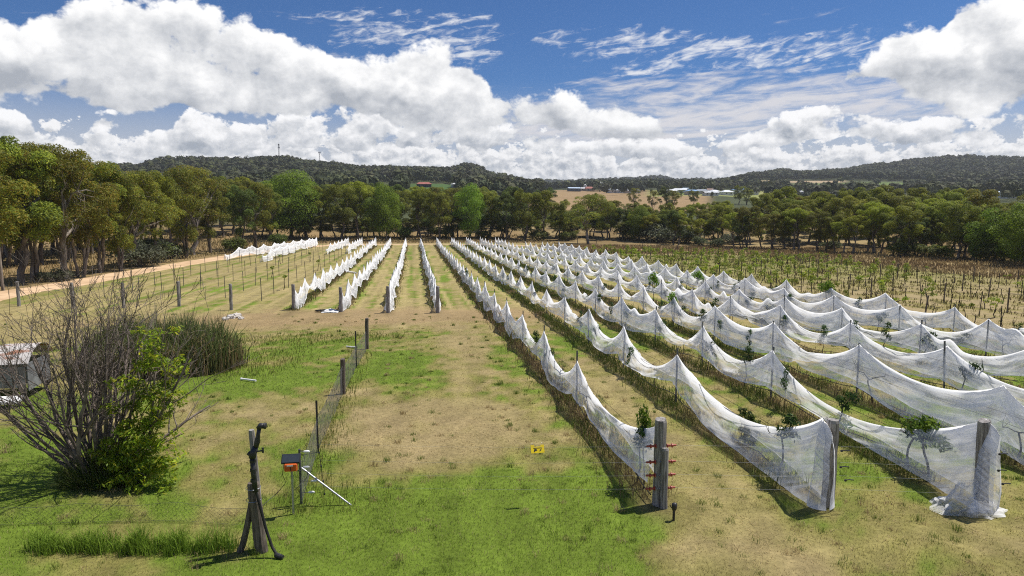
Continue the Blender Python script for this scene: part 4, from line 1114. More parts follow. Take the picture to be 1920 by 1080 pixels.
# twisted tie wires on the post
for i, z in enumerate(WZ[1:]):
    a = np.linspace(0, 1, 16); mb = MB()
    mb.tube(np.stack([EX - 0.09 + 0.18 * a, EY - 0.142 + 0 * a, z + 0.02 + 0.012 * np.sin(a * 25)], -1), 0.006, 4)
    tag(mb.build('tie_wire', M['galv']), 'twisted wire tie across the near wooden post, %s of three' % ['top', 'middle', 'lowest'][i], 'wire', 'wire ties on the near post')
o = link('wooden_post', wood_post_mesh(1.26, 0.075, 91), None, (EX + 0.045, EY - 0.16, 0.0)); tag(o, 'thin weathered stake fixed to the front of the insulated near end post', 'post')
for nm, X_, Y_ in (('second', FX, FY), ('third', GX, GY)):
    for i, z in enumerate(WZ[:3]):
        mb = MB(); mb.tube([(0, 0, 0), (0.10, 0, 0.01), (0.20, -0.01, 0)], 0.011, 6); mb.box(0.03, 0, 0, 0.03, 0.03, 0.04)
        tag(mb.build('wire_clip', M['black'], None, False, False, (X_ - 0.02 + (0.12 if i == 2 else 0), Y_ - 0.34, z)), '%s black wire clip on the %s netted wooden end post' % (nm4[i], nm), 'clip', 'black wire clips')
# warning sign
def sign():
    t_ = (1012 - 565) / (1235 - 565) * 1.0
    x = BX + (EX - BX) * 0.662; y = BY + (EY - BY) * 0.662 - 0.01
    t = thing('warning_sign', 'small yellow electric fence warning sign hanging on the wire over the lawn', 'sign', (x, y, 1.10), 0.05); t.rotation_euler[0] = R(-30)
    w, h = 0.28, 0.165
    mb = MB(); mb.box(0, 0, h * 0.40, w, 0.004, h * 0.80, bev=0.0015); mb.box(-w * 0.37, 0, h * 0.90 + 0.001, w * 0.26, 0.004, h * 0.2, bev=0.0015); mb.box(w * 0.37, 0, h * 0.90 + 0.001, w * 0.26, 0.004, h * 0.2, bev=0.0015)
    mb.build('plate', M['yellow'], t)
    mb = MB(); mb.box(0, -0.0045, h * 0.62, w * 0.62, 0.002, h * 0.055); mb.build('bar', M['black'], t)
    # black hand and lightning bolt, printed symbols
    mb = MB()
    for k in range(4): mb.box(-w * 0.2 + k * 0.012, -0.0045, h * (0.46 - 0.015 * k), 0.009, 0.002, h * 0.20, Matrix.Rotation(-0.5, 4, 'Y'))
    mb.box(-w * 0.18, -0.0047, h * 0.36, 0.05, 0.002, h * 0.15); mb.box(-w * 0.25, -0.0049, h * 0.24, 0.026, 0.002, h * 0.12, Matrix.Rotation(0.5, 4, 'Y'))
    mb.build('hand_symbol', M['black'], t)
    mb = MB(); z0 = h * 0.52
    P = np.array([(0.075, z0), (0.035, z0 - 0.035), (0.055, z0 - 0.035), (0.02, z0 - 0.075), (0.085, z0 - 0.022), (0.062, z0 - 0.022), (0.095, z0)])
    V = np.concatenate([np.stack([P[:, 0], np.full(7, -0.0045), P[:, 1]], -1)]); mb.add(V, None, [(0, 1, 2), (0, 2, 5), (0, 5, 6), (2, 3, 4), (2, 4, 5)])
    mb.build('bolt_symbol', M['black'], t)
    for s in (-1, 1):
        mb = MB(); mb.tube([(s * w * 0.37, 0, h), (s * w * 0.37, -0.004, h + 0.03), (s * w * 0.37, 0.004, h + 0.05)], 0.003, 5); mb.build('hanger', M['galv'], t)
sign()
# ------------------------------------------------------------------ gate end: energiser, strainer and brace
def energiser():
    X, Y = gp(550, 966)
    t = thing('fence_energiser', 'solar fence energiser with black panel and orange box on a steel stake', 'energiser', (X, Y, 0), 0.0)
    star = MB()
    for k in range(3):
        a = k * 2.094 + 0.3; star.box(0.013 * math.cos(a), 0.013 * math.sin(a), 0.42, 0.026, 0.006, 1.04, Matrix.Rotation(a, 4, 'Z'))
    star.build('stake', M['galv'], t)
    bx = MB(); bx.box(0, -0.05, 1.0, 0.25, 0.14, 0.16, bev=0.02); hb = bx.build('housing', M['orange'], t)
    lb = MB(); lb.box(-0.01, -0.1222, 1.045, 0.12, 0.003, 0.028); lb.build('label_strip', M['white'], hb)
    sl = MB(); sl.box(0.0, -0.1222, 0.985, 0.012, 0.003, 0.08); sl.build('cable_slot', M['black'], hb)
    rot = Matrix.Rotation(R(28), 4, 'X')
    pn = MB(); pn.box(0, -0.02, 1.15, 0.37, 0.20, 0.045, Matrix.Rotation(R(52), 4, 'X'), bev=0.012); p = pn.build('solar_panel', M['black'], t)
    gl = MB(); gl.box(0, -0.02 - 0.0265 * math.sin(R(52)), 1.15 + 0.0265 * math.cos(R(52)), 0.33, 0.16, 0.005, Matrix.Rotation(R(52), 4, 'X')); gl.build('panel_glass', M['glass'], p)
    for s, pts in ((0, [(-0.13, -0.05, 1.08), (-0.17, -0.05, 0.85), (-0.12, 0, 0.66), (-0.25, -0.1, 0.52), (-0.5, -0.5, 0.40), (-0.62, -0.9, 0.42)]), (1, [(0.10, -0.03, 0.92), (0.26, 0.3, 0.75), (0.22, 0.4, 0.58), (0.02, 0.1, 0.45)])):
        P = np.array(pts, float); tt = np.linspace(0, len(P) - 1, 24); mb = MB(); mb.tube(np.stack([np.interp(tt, range(len(P)), P[:, k]) for k in range(3)], -1), 0.006, 5); mb.build('cable', M['black'], t, True)
energiser()
def strainer():
    t = thing('strainer_post', 'dark steel strainer post with a diagonal galvanised brace beside the orange energiser', 'post', (BX, BY, 0))
    mb = MB(); mb.tube([(0, 0, -0.3), (0, 0, 1.17)], 0.024, 10); mb.build('upright', M['steel'], t)
    ex, ey = gp(657, 948); mb = MB(); mb.tube([(0.02, 0, 0.78), (ex - BX, ey - BY, 0.0), (ex - BX + 0.05, ey - BY, -0.05)], 0.019, 8); mb.build('brace', M['galv'], t)
    for i, (dx, z) in enumerate([(0.15, 1.13), (0.13, 0.80), (0.28, 0.50), (0.22, 0.26)]):
        mb = MB(); mb.tube([(0.02, -0.03, z), (dx - 0.05, -0.06, z)], 0.006, 6)
        arm = mb.build('insulator_arm', M['steel'], t)
        mb = MB(); mb.tube([(dx - 0.07, -0.06, z), (dx - 0.04, -0.06, z + 0.004), (dx + 0.04, -0.06, z + 0.004), (dx + 0.07, -0.06, z)], [0.008, 0.026, 0.026, 0.008], 8); mb.build('insulator', M['white'], arm, True)
    mb = MB(); mb.tube([(0.02, -0.02, 1.15), (0.40, -0.04, 1.09), (0.43, -0.04, 0.80), (0.46, -0.05, 0.48), (0.48, -0.05, 0.20)], 0.006, 5)
    for q in ((0.40, 1.09), (0.43, 0.80), (0.46, 0.48), (0.48, 0.20)): mb.box(q[0], -0.045, q[1], 0.03, 0.03, 0.03)
    mb.build('jumper_wire', M['black'], t)
strainer()
# ------------------------------------------------------------------ netting fence running away from the camera
fp = [gp(565, 946), gp(596, 850), gp(643, 740), gp(668, 690), gp(688, 655)]
hgt = [1.0, 1.35, 1.22, 1.50, 1.45]
for i, (px, py, kind) in enumerate([(596, 850, 's'), (643, 740, 'w'), (668, 690, 's'), (688, 655, 'w')]):
    X, Y = gp(px, py); z = float(gz(X, Y))
    if kind == 's':
        o = link('star_post', star_post_mesh(hgt[i + 1]), None, (X, Y, z)); tag(o, 'black steel star post of the netting fence, %s' % ('nearest the energiser' if i == 0 else 'between the two wooden posts'), 'post', 'posts of the netting fence')
    else:
        o = link('wooden_post', wood_post_mesh(hgt[i + 1], 0.085, 70 + i, 0.02, 'wood_dark'), None, (X, Y, z)); tag(o, 'dark wooden post of the netting fence, %s' % ('second from the energiser' if i == 1 else 'the last and farthest one'), 'post', 'posts of the netting fence')
M['netting'] = pmat('netting', (0.10, 0.10, 0.10), (0.06, 0.06, 0.06), 5, 0.6, 0.2)
def netting(name, lab, pts, h, cell=0.095, sagz=0.12):
    """wire netting hung along a line, every strand real"""
    P = np.array(pts, float); L = np.concatenate([[0], np.cumsum(np.hypot(*np.diff(P, axis=0).T))]); tot = L[-1]
    def q(s, v):
        s = np.clip(s, 0, tot); x = np.interp(s, L, P[:, 0]); y = np.interp(s, L, P[:, 1])
        k = np.clip(np.searchsorted(L, s, 'right') - 1, 0, len(L) - 2); u = (s - L[k]) / np.maximum(L[k + 1] - L[k], 1e-6)
        hh = h * (1 - sagz * 4 * u * (1 - u)) * (0.9 + 0.2 * vnoise(s / 2.0, s * 0, 5))
        return np.stack([x + 0.08 * (fbm(s, v * 2, 8) - 0.5), y + 0 * s, gz(x, y) + 0.01 + hh * v], -1)
    t = thing(name, lab, 'fence', (0, 0, 0)); mb = MB()
    for d in (-1, 1):
        for s0 in np.arange(-h, tot + h, cell):
            v = np.linspace(0, 1, 6); s = s0 + d * v * h
            if s.max() < 0 or s.min() > tot: continue
            mb.tube(q(s, v), 0.0016, 3, cap=False)
    o = mb.build('wire_netting', M['netting'], t); o['kind'] = 'stuff'
    for v in (0.02, 0.99):
        mb = MB(); s = np.arange(0, tot, 0.4); mb.tube(q(s, np.full(len(s), v)), 0.003, 4); mb.build('selvedge_wire', M['netting'], t)
netting('netting_fence', 'low sagging grey wire netting fence running from the energiser to the far wooden post', fp, 0.95)
netting('netting_fence', 'low faint wire netting fence behind the bright grass tufts', [gp(487, 990), gp(330, 978), gp(160, 981), gp(-60, 988)], 0.42, 0.10, 0.2)
# ------------------------------------------------------------------ sprinkler stand
def stand():
    X, Y = gp(490, 1034)
    t = thing('sprinkler_standpipe', 'black sprinkler standpipe strapped to weathered wooden posts by the lawn', 'standpipe', (X, Y, 0))
    link('main_post', wood_post_mesh(1.28, 0.105, 81, -0.075, 'wood_dark'), t)
    link('tall_post', wood_post_mesh(2.20, 0.05, 82, -0.055, sides=9), t, (0.02, 0.11, 0))
    mb = MB(); zz = np.linspace(0, 1, 7); mb.tube(np.stack([-0.42 + 0.34 * zz ** 0.7, 0.05 + 0 * zz, -0.1 + 1.35 * zz], -1), 0.060 - 0.012 * zz, 9); mb.build('leaning_post', M['wood_dark'], t)
    P = np.array([(0.34, -0.30, 0.04), (0.24, -0.24, 0.18), (0.13, -0.17, 0.50), (0.03, -0.13, 0.95), (-0.03, -0.11, 1.22)]); tt = np.linspace(0, 4, 22)
    mb = MB(); mb.tube(np.stack([np.interp(tt, range(5), P[:, k]) for k in range(3)], -1), 0.026, 8); mb.build('hose', M['hose'], t, True)
    mb = MB(); mb.tube([(0.30, -0.28, 0.06), (0.40, -0.33, 0.04)], 0.045, 10); mb.tube([(0.38, -0.32, 0.045), (0.44, -0.35, 0.04)], 0.036, 10); mb.build('hose_coupling', M['black'], t)
    mb = MB(); mb.tube([(-0.03, -0.11, 1.15), (-0.055, -0.10, 1.5), (-0.06, -0.10, 1.78)], 0.043, 10); riser = mb.build('riser', M['black'], t, True)
    for z in (1.33, 1.52, 1.68):
        mb = MB(); mb.tube([(-0.053, -0.10, z), (-0.053, -0.10, z + 0.05)], 0.056, 10); mb.build('collar', M['black'], riser)
    mb = MB(); mb.tube([(-0.06, -0.10, 1.76), (-0.05, -0.10, 1.84), (0.0, -0.10, 1.95)], [0.06, 0.064, 0.05], 10); mb.tube([(-0.06, -0.1, 1.80), (-0.13, -0.1, 1.86)], 0.04, 8); v = mb.build('valve', M['black'], t, True)
    mb = MB(); mb.tube([(0.03, -0.12, 1.88), (0.13, -0.14, 1.90)], 0.014, 6); mb.tube([(0.13, -0.14, 1.86), (0.13, -0.14, 1.95)], 0.018, 6); mb.build('valve_handle', M['black'], v)
    mb = MB(); mb.tube([(0.0, -0.10, 1.93), (0.03, -0.10, 2.04), (0.05, -0.10, 2.16), (0.075, -0.10, 2.28)], [0.04, 0.05, 0.034, 0.036], 10); h_ = mb.build('sprinkler_arm', M['black'], t, True)
    mb = MB(); mb.tube([(0.06, -0.10, 2.28), (0.10, -0.105, 2.33), (0.17, -0.12, 2.33)], [0.045, 0.052, 0.046], 10); mb.tube([(0.165, -0.12, 2.33), (0.19, -0.125, 2.33)], 0.056, 12); mb.build('sprinkler_head', M['black'], h_, True)
    for z in (0.98, 1.20):
        mb = MB(); a = np.linspace(0, 2 * math.pi, 15); mb.tube(np.stack([-0.085 + 0.125 * np.cos(a), -0.02 + 0.14 * np.sin(a), z + 0 * a], -1), 0.005, 4); mb.build('strap', M['galv'], t)
stand()
def spike():
    X, Y = gp(1263, 977)
    t = thing('garden_tap', 'small black garden tap on a spike in front of the near wooden post', 'tap', (X, Y, 0))
    mb = MB(); mb.tube([(0, 0, -0.1), (0, 0, 0.22)], 0.026, 8); mb.build('spike', M['black'], t)
    mb = MB(); mb.tube([(0, 0, 0.20), (0.005, 0, 0.24), (0.008, 0, 0.30), (0.005, 0, 0.345), (0, 0, 0.36)], [0.03, 0.05, 0.055, 0.05, 0.02], 10); mb.build('head', M['black'], t, True)
    mb = MB(); mb.tube([(-0.02, 0, 0.24), (-0.07, 0, 0.29), (-0.08, 0, 0.33)], 0.009, 6); mb.build('lever', M['black'], t)
spike()
# ------------------------------------------------------------------ bare bush with a leafy side
def bush():
    rs = np.random.default_rng(1234); X, Y = gp(185, 900)
    t = thing('bare_shrub', 'large many-stemmed shrub, mostly leafless grey twigs with a green leafy right side', 'shrub', (X, Y, 0))
    mb = MB(); tips = []
    def grow(p, d, L, r, depth):
        n = max(3, int(L / 0.22)); P = [p]; dd = d.copy()
        for k in range(n):
            dd = dd + rs.normal(size=3) * 0.10; dd[2] += 0.035; dd /= np.linalg.norm(dd); P.append(P[-1] + dd * L / n)
        P = np.array(P); rr = np.linspace(r, max(0.0042, r * 0.35), len(P)); mb.tube(P, rr, 6 if r > 0.02 else (4 if r > 0.008 else 3), cap=False)
        tips.append((P[-1], depth))
        if depth < 3:
            for k in range({0: 6, 1: 4, 2: 3}[depth]):
                i = rs.integers(len(P) // 3, len(P)); nd = dd + rs.normal(size=3) * 0.50; nd[2] = abs(nd[2]) * 0.7 + 0.25; nd /= np.linalg.norm(nd)
                grow(P[i], nd, L * rs.uniform(0.30, 0.58), max(0.0045, rr[i] * 0.55), depth + 1)
    for k in range(29):
        a = rs.random() * 6.28; tl = 0.10 + 0.95 * rs.random() ** 0.8
        d = np.array([math.cos(a) * tl, math.sin(a) * tl * 0.75, 1.0]); d /= np.linalg.norm(d)
        grow(np.array([math.cos(a) * 0.35 * rs.random(), math.sin(a) * 0.3 * rs.random(), -0.05]), d, rs.uniform(2.5, 4.0), rs.uniform(0.032, 0.062), 0)
    mb.build('branches', M['twig'], t, True)
    lv = MB(); sh = MB(); colg = np.array([(0.24, 0.35, 0.022), (0.30, 0.40, 0.026), (0.17, 0.26, 0.02), (0.40, 0.40, 0.03)])
    def shoot(base, tip, n, cl, sz, cols=colg):
        P = limb(sh, base, tip, 0.022, 0.006, rs, 7, 0.05, 5)
        for k in range(n):
            c = P[rs.integers(2, 7)] + rs.normal(size=3) * np.array([0.20, 0.16, 0.20])
            Q, C = leaves(c, np.array([cl, cl, cl * 0.8]), 34, sz, cols, rs, 0.15, 0.6); lv.quads(Q, C * (0.75 + 0.5 * rs.random()))
    for tip, n in [((1.5, -0.35, 3.0), 22), ((1.75, -0.2, 2.5), 24), ((1.9, -0.5, 1.9), 24), ((1.55, -0.6, 1.2), 26), ((1.85, -0.75, 0.55), 24), ((1.35, -0.8, 0.30), 22), ((1.15, 0.0, 3.3), 8), ((0.95, -0.5, 2.2), 7), ((1.2, -0.7, 0.9), 18), ((0.6, -0.4, 1.5), 8), ((1.75, 0.1, 3.4), 7), ((0.3, -0.6, 0.8), 8)]:
        shoot((0.45, -0.2, 0.1), tip, n, 0.19, 0.060)
    lv.build('leaves', M['bushleaf'], t, False, True); sh.build('shoots', M['twig'], t, True)
    # feathery dark green growth round the foot
    n = 3600; a = rs.random(n) * 6.28; q = np.sqrt(rs.random(n)); bx = 0.25 + 0.95 * q * np.cos(a); by = -0.1 + 0.6 * q * np.sin(a)
    hgt_ = (0.25 + 0.95 * rs.random(n) ** 1.6) * (1.15 - q * 0.8); dx = np.cos(a) * 0.28 * q + rs.normal(size=n) * 0.10; dy = np.sin(a) * 0.25 * q + rs.normal(size=n) * 0.10
    w = 0.010; ang = rs.random(n) * 3.14; ux, uy = np.cos(ang) * w, np.sin(ang) * w
    B = np.stack([bx, by, 0 * bx], -1); T_ = B + np.stack([dx, dy, hgt_], -1); U_ = np.stack([ux, uy, 0 * ux], -1)
    z0 = (rs.random(n) * 0.3 * hgt_)[:, None] * np.array([0, 0, 1.0])
    V = np.stack([B - U_ + z0, B + U_ + z0, T_], 1).reshape(-1, 3); c = np.array([(0.055, 0.085, 0.016), (0.085, 0.115, 0.02), (0.12, 0.12, 0.035)])[rs.integers(0, 3, n)]
    o = link('foot_growth', fast_mesh('foot_growth', V, np.arange(3 * n).reshape(-1, 3), [M['leaf']], np.repeat(c, 3, 0)), t); o['kind'] = 'stuff'
bush()
# ------------------------------------------------------------------ reeds
def reeds():
    rs = np.random.default_rng(31); n = 7000
    cx, cy = gp(330, 705)
    a = rs.random(n) * 6.28; q = np.sqrt(rs.random(n)); x = cx - 0.9 + 2.9 * q * np.cos(a) + 0.2 * rs.normal(size=n); y = cy + 1.3 + 2.1 * q * np.sin(a)
    h = (1.25 + 1.45 * rs.random(n) ** 0.8) * (1.0 - 0.35 * q ** 4) * (0.62 + 0.6 * fbm(x / 0.7, y / 0.7, 3)); dry = rs.random(n) < 0.42
    lean = rs.normal(size=(n, 2)) * 0.24; ang = rs.random(n) * 3.14; w = 0.014 + 0.008 * rs.random(n)
    U_ = np.stack([np.cos(ang) * w, np.sin(ang) * w, 0 * w], -1); B = np.stack([x, y, gz(x, y) - 0.05], -1); Mid = B + np.stack([lean[:, 0] * 0.35, lean[:, 1] * 0.35, h * 0.62], -1); Tp = B + np.stack([lean[:, 0] * 1.4, lean[:, 1] * 1.4, h * (0.98 - 0.25 * dry)], -1)
    V = np.stack([B - U_, B + U_, Mid + U_ * 0.9, Mid - U_ * 0.9, Tp], 1).reshape(-1, 3); i = np.arange(n)[:, None] * 5
    c = np.where(dry[:, None], np.array([0.30, 0.22, 0.11]), np.array([0.135, 0.165, 0.05])) * (0.6 + 0.8 * rs.random((n, 1)))
    C = np.repeat(c, 5, 0).reshape(n, 5, 3); C[:, :2] = C[:, :2] * 0.5 + np.array([0.16, 0.11, 0.055]) * 0.5
    o = link('reeds', fast_mesh('reeds', V, [i + np.array([[0, 1, 2, 3]]), i + np.array([[3, 2, 4]])], [M['grass']], C.reshape(-1, 3)))
    tag(o, 'dense clump of tall green reeds with dry stems behind the bare shrub', 'reeds', kind='stuff')
reeds()
# ------------------------------------------------------------------ small old shelter, stones, pipes
def shelter():
    X, Y = gp(75, 752); t = thing('tin_shelter', 'low old tin shelter with a rusty curved corrugated roof behind the shrub', 'shelter', (X - 1.95, Y + 0.9, 0), 0.12); t.scale = (1, 0.95, 0.82)
    # curved corrugated roof sheets
    for k in range(3):
        n, mseg = 34, 12; x = np.linspace(-1.55 + k * 1.02, -1.55 + (k + 1) * 1.02 + 0.05, n); a = np.linspace(-0.95, 0.95, mseg)
        Xg, Ag = np.meshgrid(x, a); rr = 1.35 + 0.016 * np.sin(Xg * 82) + 0.012 * k
        top = np.stack([Xg, rr * np.sin(Ag), 0.55 + rr * np.cos(Ag) - 0.05 * (k == 1)], -1).reshape(-1, 3); low_ = top.copy(); low_[:, 2] -= 0.012
        i = np.arange(mseg - 1)[:, None] * n; j = np.arange(n - 1)[None]; Q = np.stack([i + j, i + j + 1, i + n + j + 1, i + n + j], -1).reshape(-1, 4)
        mb = MB(); mb.add(top, Q); mb.add(low_, Q[:, ::-1]); mb.build('roof_sheet', M['rust'], t, True)
    mb = MB(); mb.box(1.44, 0.0, 0.75, 0.03, 1.9, 1.1); mb.build('end_wall', M['tin'], t)
    mb = MB(); mb.box(-1.5, 0.0, 0.62, 0.03, 1.9, 1.2); mb.build('end_wall', M['tin'], t)
    mb = MB(); mb.box(0, 1.02, 0.62, 2.9, 0.03, 1.2); mb.build('back_wall', M['tin'], t)
    mb = MB(); mb.box(0.98, -1.06, 0.80, 0.85, 0.02, 0.85, Matrix.Rotation(0.06, 4, 'Y')); mb.build('front_panel', M['tin'], t)
    for x, y in ((-1.4, -1.03), (1.38, -1.03), (0.45, -1.03), (-1.4, 0.96), (1.36, 0.96)):
        mb = MB(); mb.tube([(x, y, -0.1), (x, y, 1.28)], 0.04, 8); mb.build('post', M['wood_dark'], t)
    mb = MB(); mb.box(1.05, -1.7, 0.12, 0.75, 0.5, 0.10, Matrix.Rotation(0.15, 4, 'X'), bev=0.02)
    tag(mb.build('tin_sheet', M['white'], None, False, False, (X - 1.55, Y + 0.9, 0.0)), 'crumpled pale sheet lying in front of the tin shelter', 'sheet')
shelter()
def stone(x, y, s, seed, lab):
    rs = np.random.default_rng(seed); mb = MB(); nn, mm = 9, 7
    th = np.linspace(0, 2 * math.pi, nn, endpoint=False); ph_ = np.linspace(0.12, math.pi - 0.12, mm); V = []
    for p in ph_:
        for a in th: V.append(np.array([math.cos(a) * math.sin(p), math.sin(a) * math.sin(p), math.cos(p)]) * s * (0.75 + 0.5 * rs.random()) * (1, 0.8, 0.6))
    V = np.array(V); i = np.arange(mm - 1)[:, None] * nn; j = np.arange(nn)[None]; Q = np.stack([i + j, i + nn + j, i + nn + (j + 1) % nn, i + (j + 1) % nn], -1).reshape(-1, 4)
    T_ = [(0, k, k + 1) for k in range(1, nn - 1)] + [((mm - 1) * nn, (mm - 1) * nn + k + 1, (mm - 1) * nn + k) for k in range(1, nn - 1)]
    mb.add(V, Q, T_); tag(mb.build('stone', M['stone'], None, False, False, (x, y, float(gz(x, y)) + s * 0.3)), lab, 'stone', 'pale stones by the bare row')
for i, (px, py, s) in enumerate([(424, 600, 0.22), (433, 598, 0.28), (443, 596, 0.32), (452, 599, 0.18)]):
    X, Y = gp(px, py); stone(X, Y, s, 200 + i, 'pale stone of the little heap near the bare row post, %s from the left' % ordi(i + 1))
def pipe(p, q, r, lab, mat='white'):
    a = gp(*p); b_ = gp(*q); mb = MB(); za = float(gz(*a)) + r + 0.03; zb = float(gz(*b_)) + r + 0.03
    P = np.array([(a[0], a[1], za), (b_[0], b_[1], zb)]); d = P[1] - P[0]; mb.tube([P[0], P[0] + d * 0.06, P[0] + d * 0.065, P[1]], [r * 1.3, r * 1.3, r, r], 10)
    tag(mb.build('pipe', M[mat]), lab, 'pipe')
pipe((452, 714), (480, 718), 0.035, 'white plastic pipe lying on the grass by the reeds')
pipe((650, 653), (668, 654), 0.035, 'short white pipe beside the black star post of the netting fence')
pipe((646, 510), (668, 514), 0.09, 'pale green tube lying between the back-left netted rows', 'white')
def heap():
    rs = np.random.default_rng(8); X, Y = gp(612, 586); t = thing('net_pile', 'crumpled heap of net and black hose at the foot of the second back-left end post', 'heap', (X, Y, float(gz(X, Y))))
    mb = MB(); n = 18
    U_, V_ = np.meshgrid(np.linspace(-1, 1, n), np.linspace(-1, 1, n)); Z = 0.16 * np.exp(-(U_ ** 2 + V_ ** 2) * 1.5) + 0.10 * rs.random((n, n)) * np.exp(-(U_ ** 2 + V_ ** 2))
    i = np.arange(n - 1)[:, None] * n; j = np.arange(n - 1)[None]; Q = np.stack([i + j, i + j + 1, i + n + j + 1, i + n + j], -1).reshape(-1, 4)
    mb.add(np.stack([U_ * 0.55 + 0.25, V_ * 0.4, Z + 0.01], -1).reshape(-1, 3), Q); mb.build('net', M['white'], t, True)
    mb = MB()
    for k in range(7):
        a = np.linspace(0, 5, 14); mb.tube(np.stack([-0.35 + 0.35 * np.cos(a + k) + 0.1 * rs.normal(), 0.25 * np.sin(a + k * 1.3), 0.05 + 0.05 * rs.random() + 0.02 * k + 0 * a], -1), 0.016, 5)
    mb.build('hose', M['hose'], t, True)
heap()
def bundle():
    rs = np.random.default_rng(18); t_ = np.linspace(0, 1, 26); a = np.linspace(0, 2 * math.pi, 40)
    A_, T_ = np.meshgrid(a, t_); n1 = fbm(A_ * 1.6, T_ * 4, 7, 3); n2 = ridge(A_ * 3.2, T_ * 2, 9, 3)
    rr = (0.14 + 0.42 * T_ ** 1.4) * (0.7 + 0.6 * n1 + 0.25 * n2); X_ = rr * np.cos(A_) * 1.15; Y_ = rr * np.sin(A_) * 0.8; Z_ = 0.52 * (1 - T_) ** 1.3 + 0.10 * n2 * (1 - T_) + 0.02
    i = np.arange(25)[:, None] * 40; j = np.arange(39)[None]; Q = np.stack([i + j, i + j + 1, i + 40 + j + 1, i + 40 + j], -1).reshape(-1, 4)
    C = np.repeat(np.clip(0.30 + 0.5 * n2, 0, 1).reshape(-1, 1), 3, 1)
    o = link('net_bundle', fast_mesh('net_bundle', np.stack([X_, Y_, Z_], -1).reshape(-1, 3), Q, [M['net']], C, True, uv=np.stack([X_ + Z_, Y_ * 2], -1).reshape(-1, 2)), None, (GX - 0.30, GY + 0.05, 0.0))
    tag(o, 'loose bundle of white net slumped at the foot of the rightmost end post', 'net')
bundle()
# utility pole at the left edge
X, Y = gp(6, 545); mb = MB(); mb.tube([(0, 0, -0.4), (-0.08, 0, 3.5), (-0.20, 0, 8.0)], [0.13, 0.115, 0.10], 10)
t = thing('utility_pole', 'pale timber utility pole at the left edge by the dirt road', 'pole', (X, Y, float(gz(X, Y)))); mb.build('pole', M['bark_pale'], t)
mb = MB(); mb.box(-0.2, 0, 7.6, 1.6, 0.09, 0.11); mb.build('crossarm', M['wood'], t)
# fence posts on the far side of the road and along the far track
fr = np.random.default_rng(3); c = 0
for px, py in [(250, 498), (300, 487), (345, 480), (395, 472), (424, 468), (435, 465), (450, 463), (955, 452), (1083, 458), (1117, 462), (1205, 466), (1232, 470), (1270, 473), (1172, 467), (1330, 478), (1365, 477)]:
    X, Y = gp(px, py); c += 1
    o = link('fence_post', wood_post_mesh(1.35, 0.07, 500 + c, 0, 'wood_dark', sides=8), None, (X, Y, float(gz(X, Y)))); o.rotation_euler[1] = fr.normal() * 0.04
    tag(o, 'short dark fence post before the trees, %s from the left' % ordi(c), 'post', 'boundary fence posts')

# ------------------------------------------------------------------ far houses, sheds, tanks, masts
ROOFC = {'white': M['white_roof'], 'red': pmat('roof_red', (0.32, 0.105, 0.08), (0.26, 0.085, 0.065), 0.4, 0.7), 'blue': pmat('roof_blue', (0.20, 0.32, 0.50), (0.16, 0.27, 0.43), 0.4, 0.5), 'grey': pmat('roof_grey', (0.30, 0.33, 0.36), (0.22, 0.24, 0.27), 0.4, 0.6), 'brown': pmat('roof_brown', (0.22, 0.15, 0.12), (0.16, 0.11, 0.09), 0.4, 0.8), 'pale blue': pmat('roof_pale_blue', (0.50, 0.60, 0.72), (0.42, 0.52, 0.64), 0.4, 0.5)}
WALLC = {'white': pmat('wall_white', (0.62, 0.62, 0.60), (0.52, 0.52, 0.50), 0.5, 0.8), 'cream': pmat('wall_cream', (0.50, 0.44, 0.35), (0.42, 0.36, 0.29), 0.5, 0.8), 'dark': pmat('wall_dark', (0.05, 0.07, 0.10), (0.04, 0.055, 0.08), 0.5, 0.7)}
def house(px, py, w, d, h, rh, roof, wall, rz, lab, cat='house'):
    X, Y = gp(px, py); z = float(gz(X, Y)); t = thing('house' if cat == 'house' else 'shed', lab, cat, (X, Y, z), rz, 'buildings in the far valley')
    mb = MB(); mb.box(0, 0, h / 2 - 1.0, w, d, h + 2.0); wl = mb.build('wall', WALLC[wall], t)
    o_ = 0.5; V = []
    for s in (-1, 1):
        for zz in (0.0, 0.18): V += [(s * (w / 2 + o_), -d / 2 - o_, h - 0.1 + zz), (s * (w / 2 + o_ - (0 if cat == 'shed' else d * 0.35)), 0, h + rh + zz), (s * (w / 2 + o_), d / 2 + o_, h - 0.1 + zz)]
    V = np.array(V); Q = [(3, 9, 10, 4), (4, 10, 11, 5), (0, 1, 7, 6), (1, 2, 8, 7), (0, 6, 9, 3), (2, 5, 11, 8)]; T_ = [(3, 4, 5), (9, 11, 10), (0, 2, 1), (6, 7, 8)]
    mb = MB(); mb.add(V, Q + [(0, 3, 5, 2), (6, 8, 11, 9)], T_); mb.build('roof', ROOFC[roof], t)
    nw = max(2, int(w / 4))
    for k in range(nw):
        x = -w / 2 + (k + 0.5) * w / nw
        mb = MB(); mb.box(x, -d / 2 - 0.03, h * 0.55, 1.3, 0.05, 1.2); mb.build('window' if k != nw // 2 else 'door', M['glass'] if k != nw // 2 else M['wood_dark'], t)
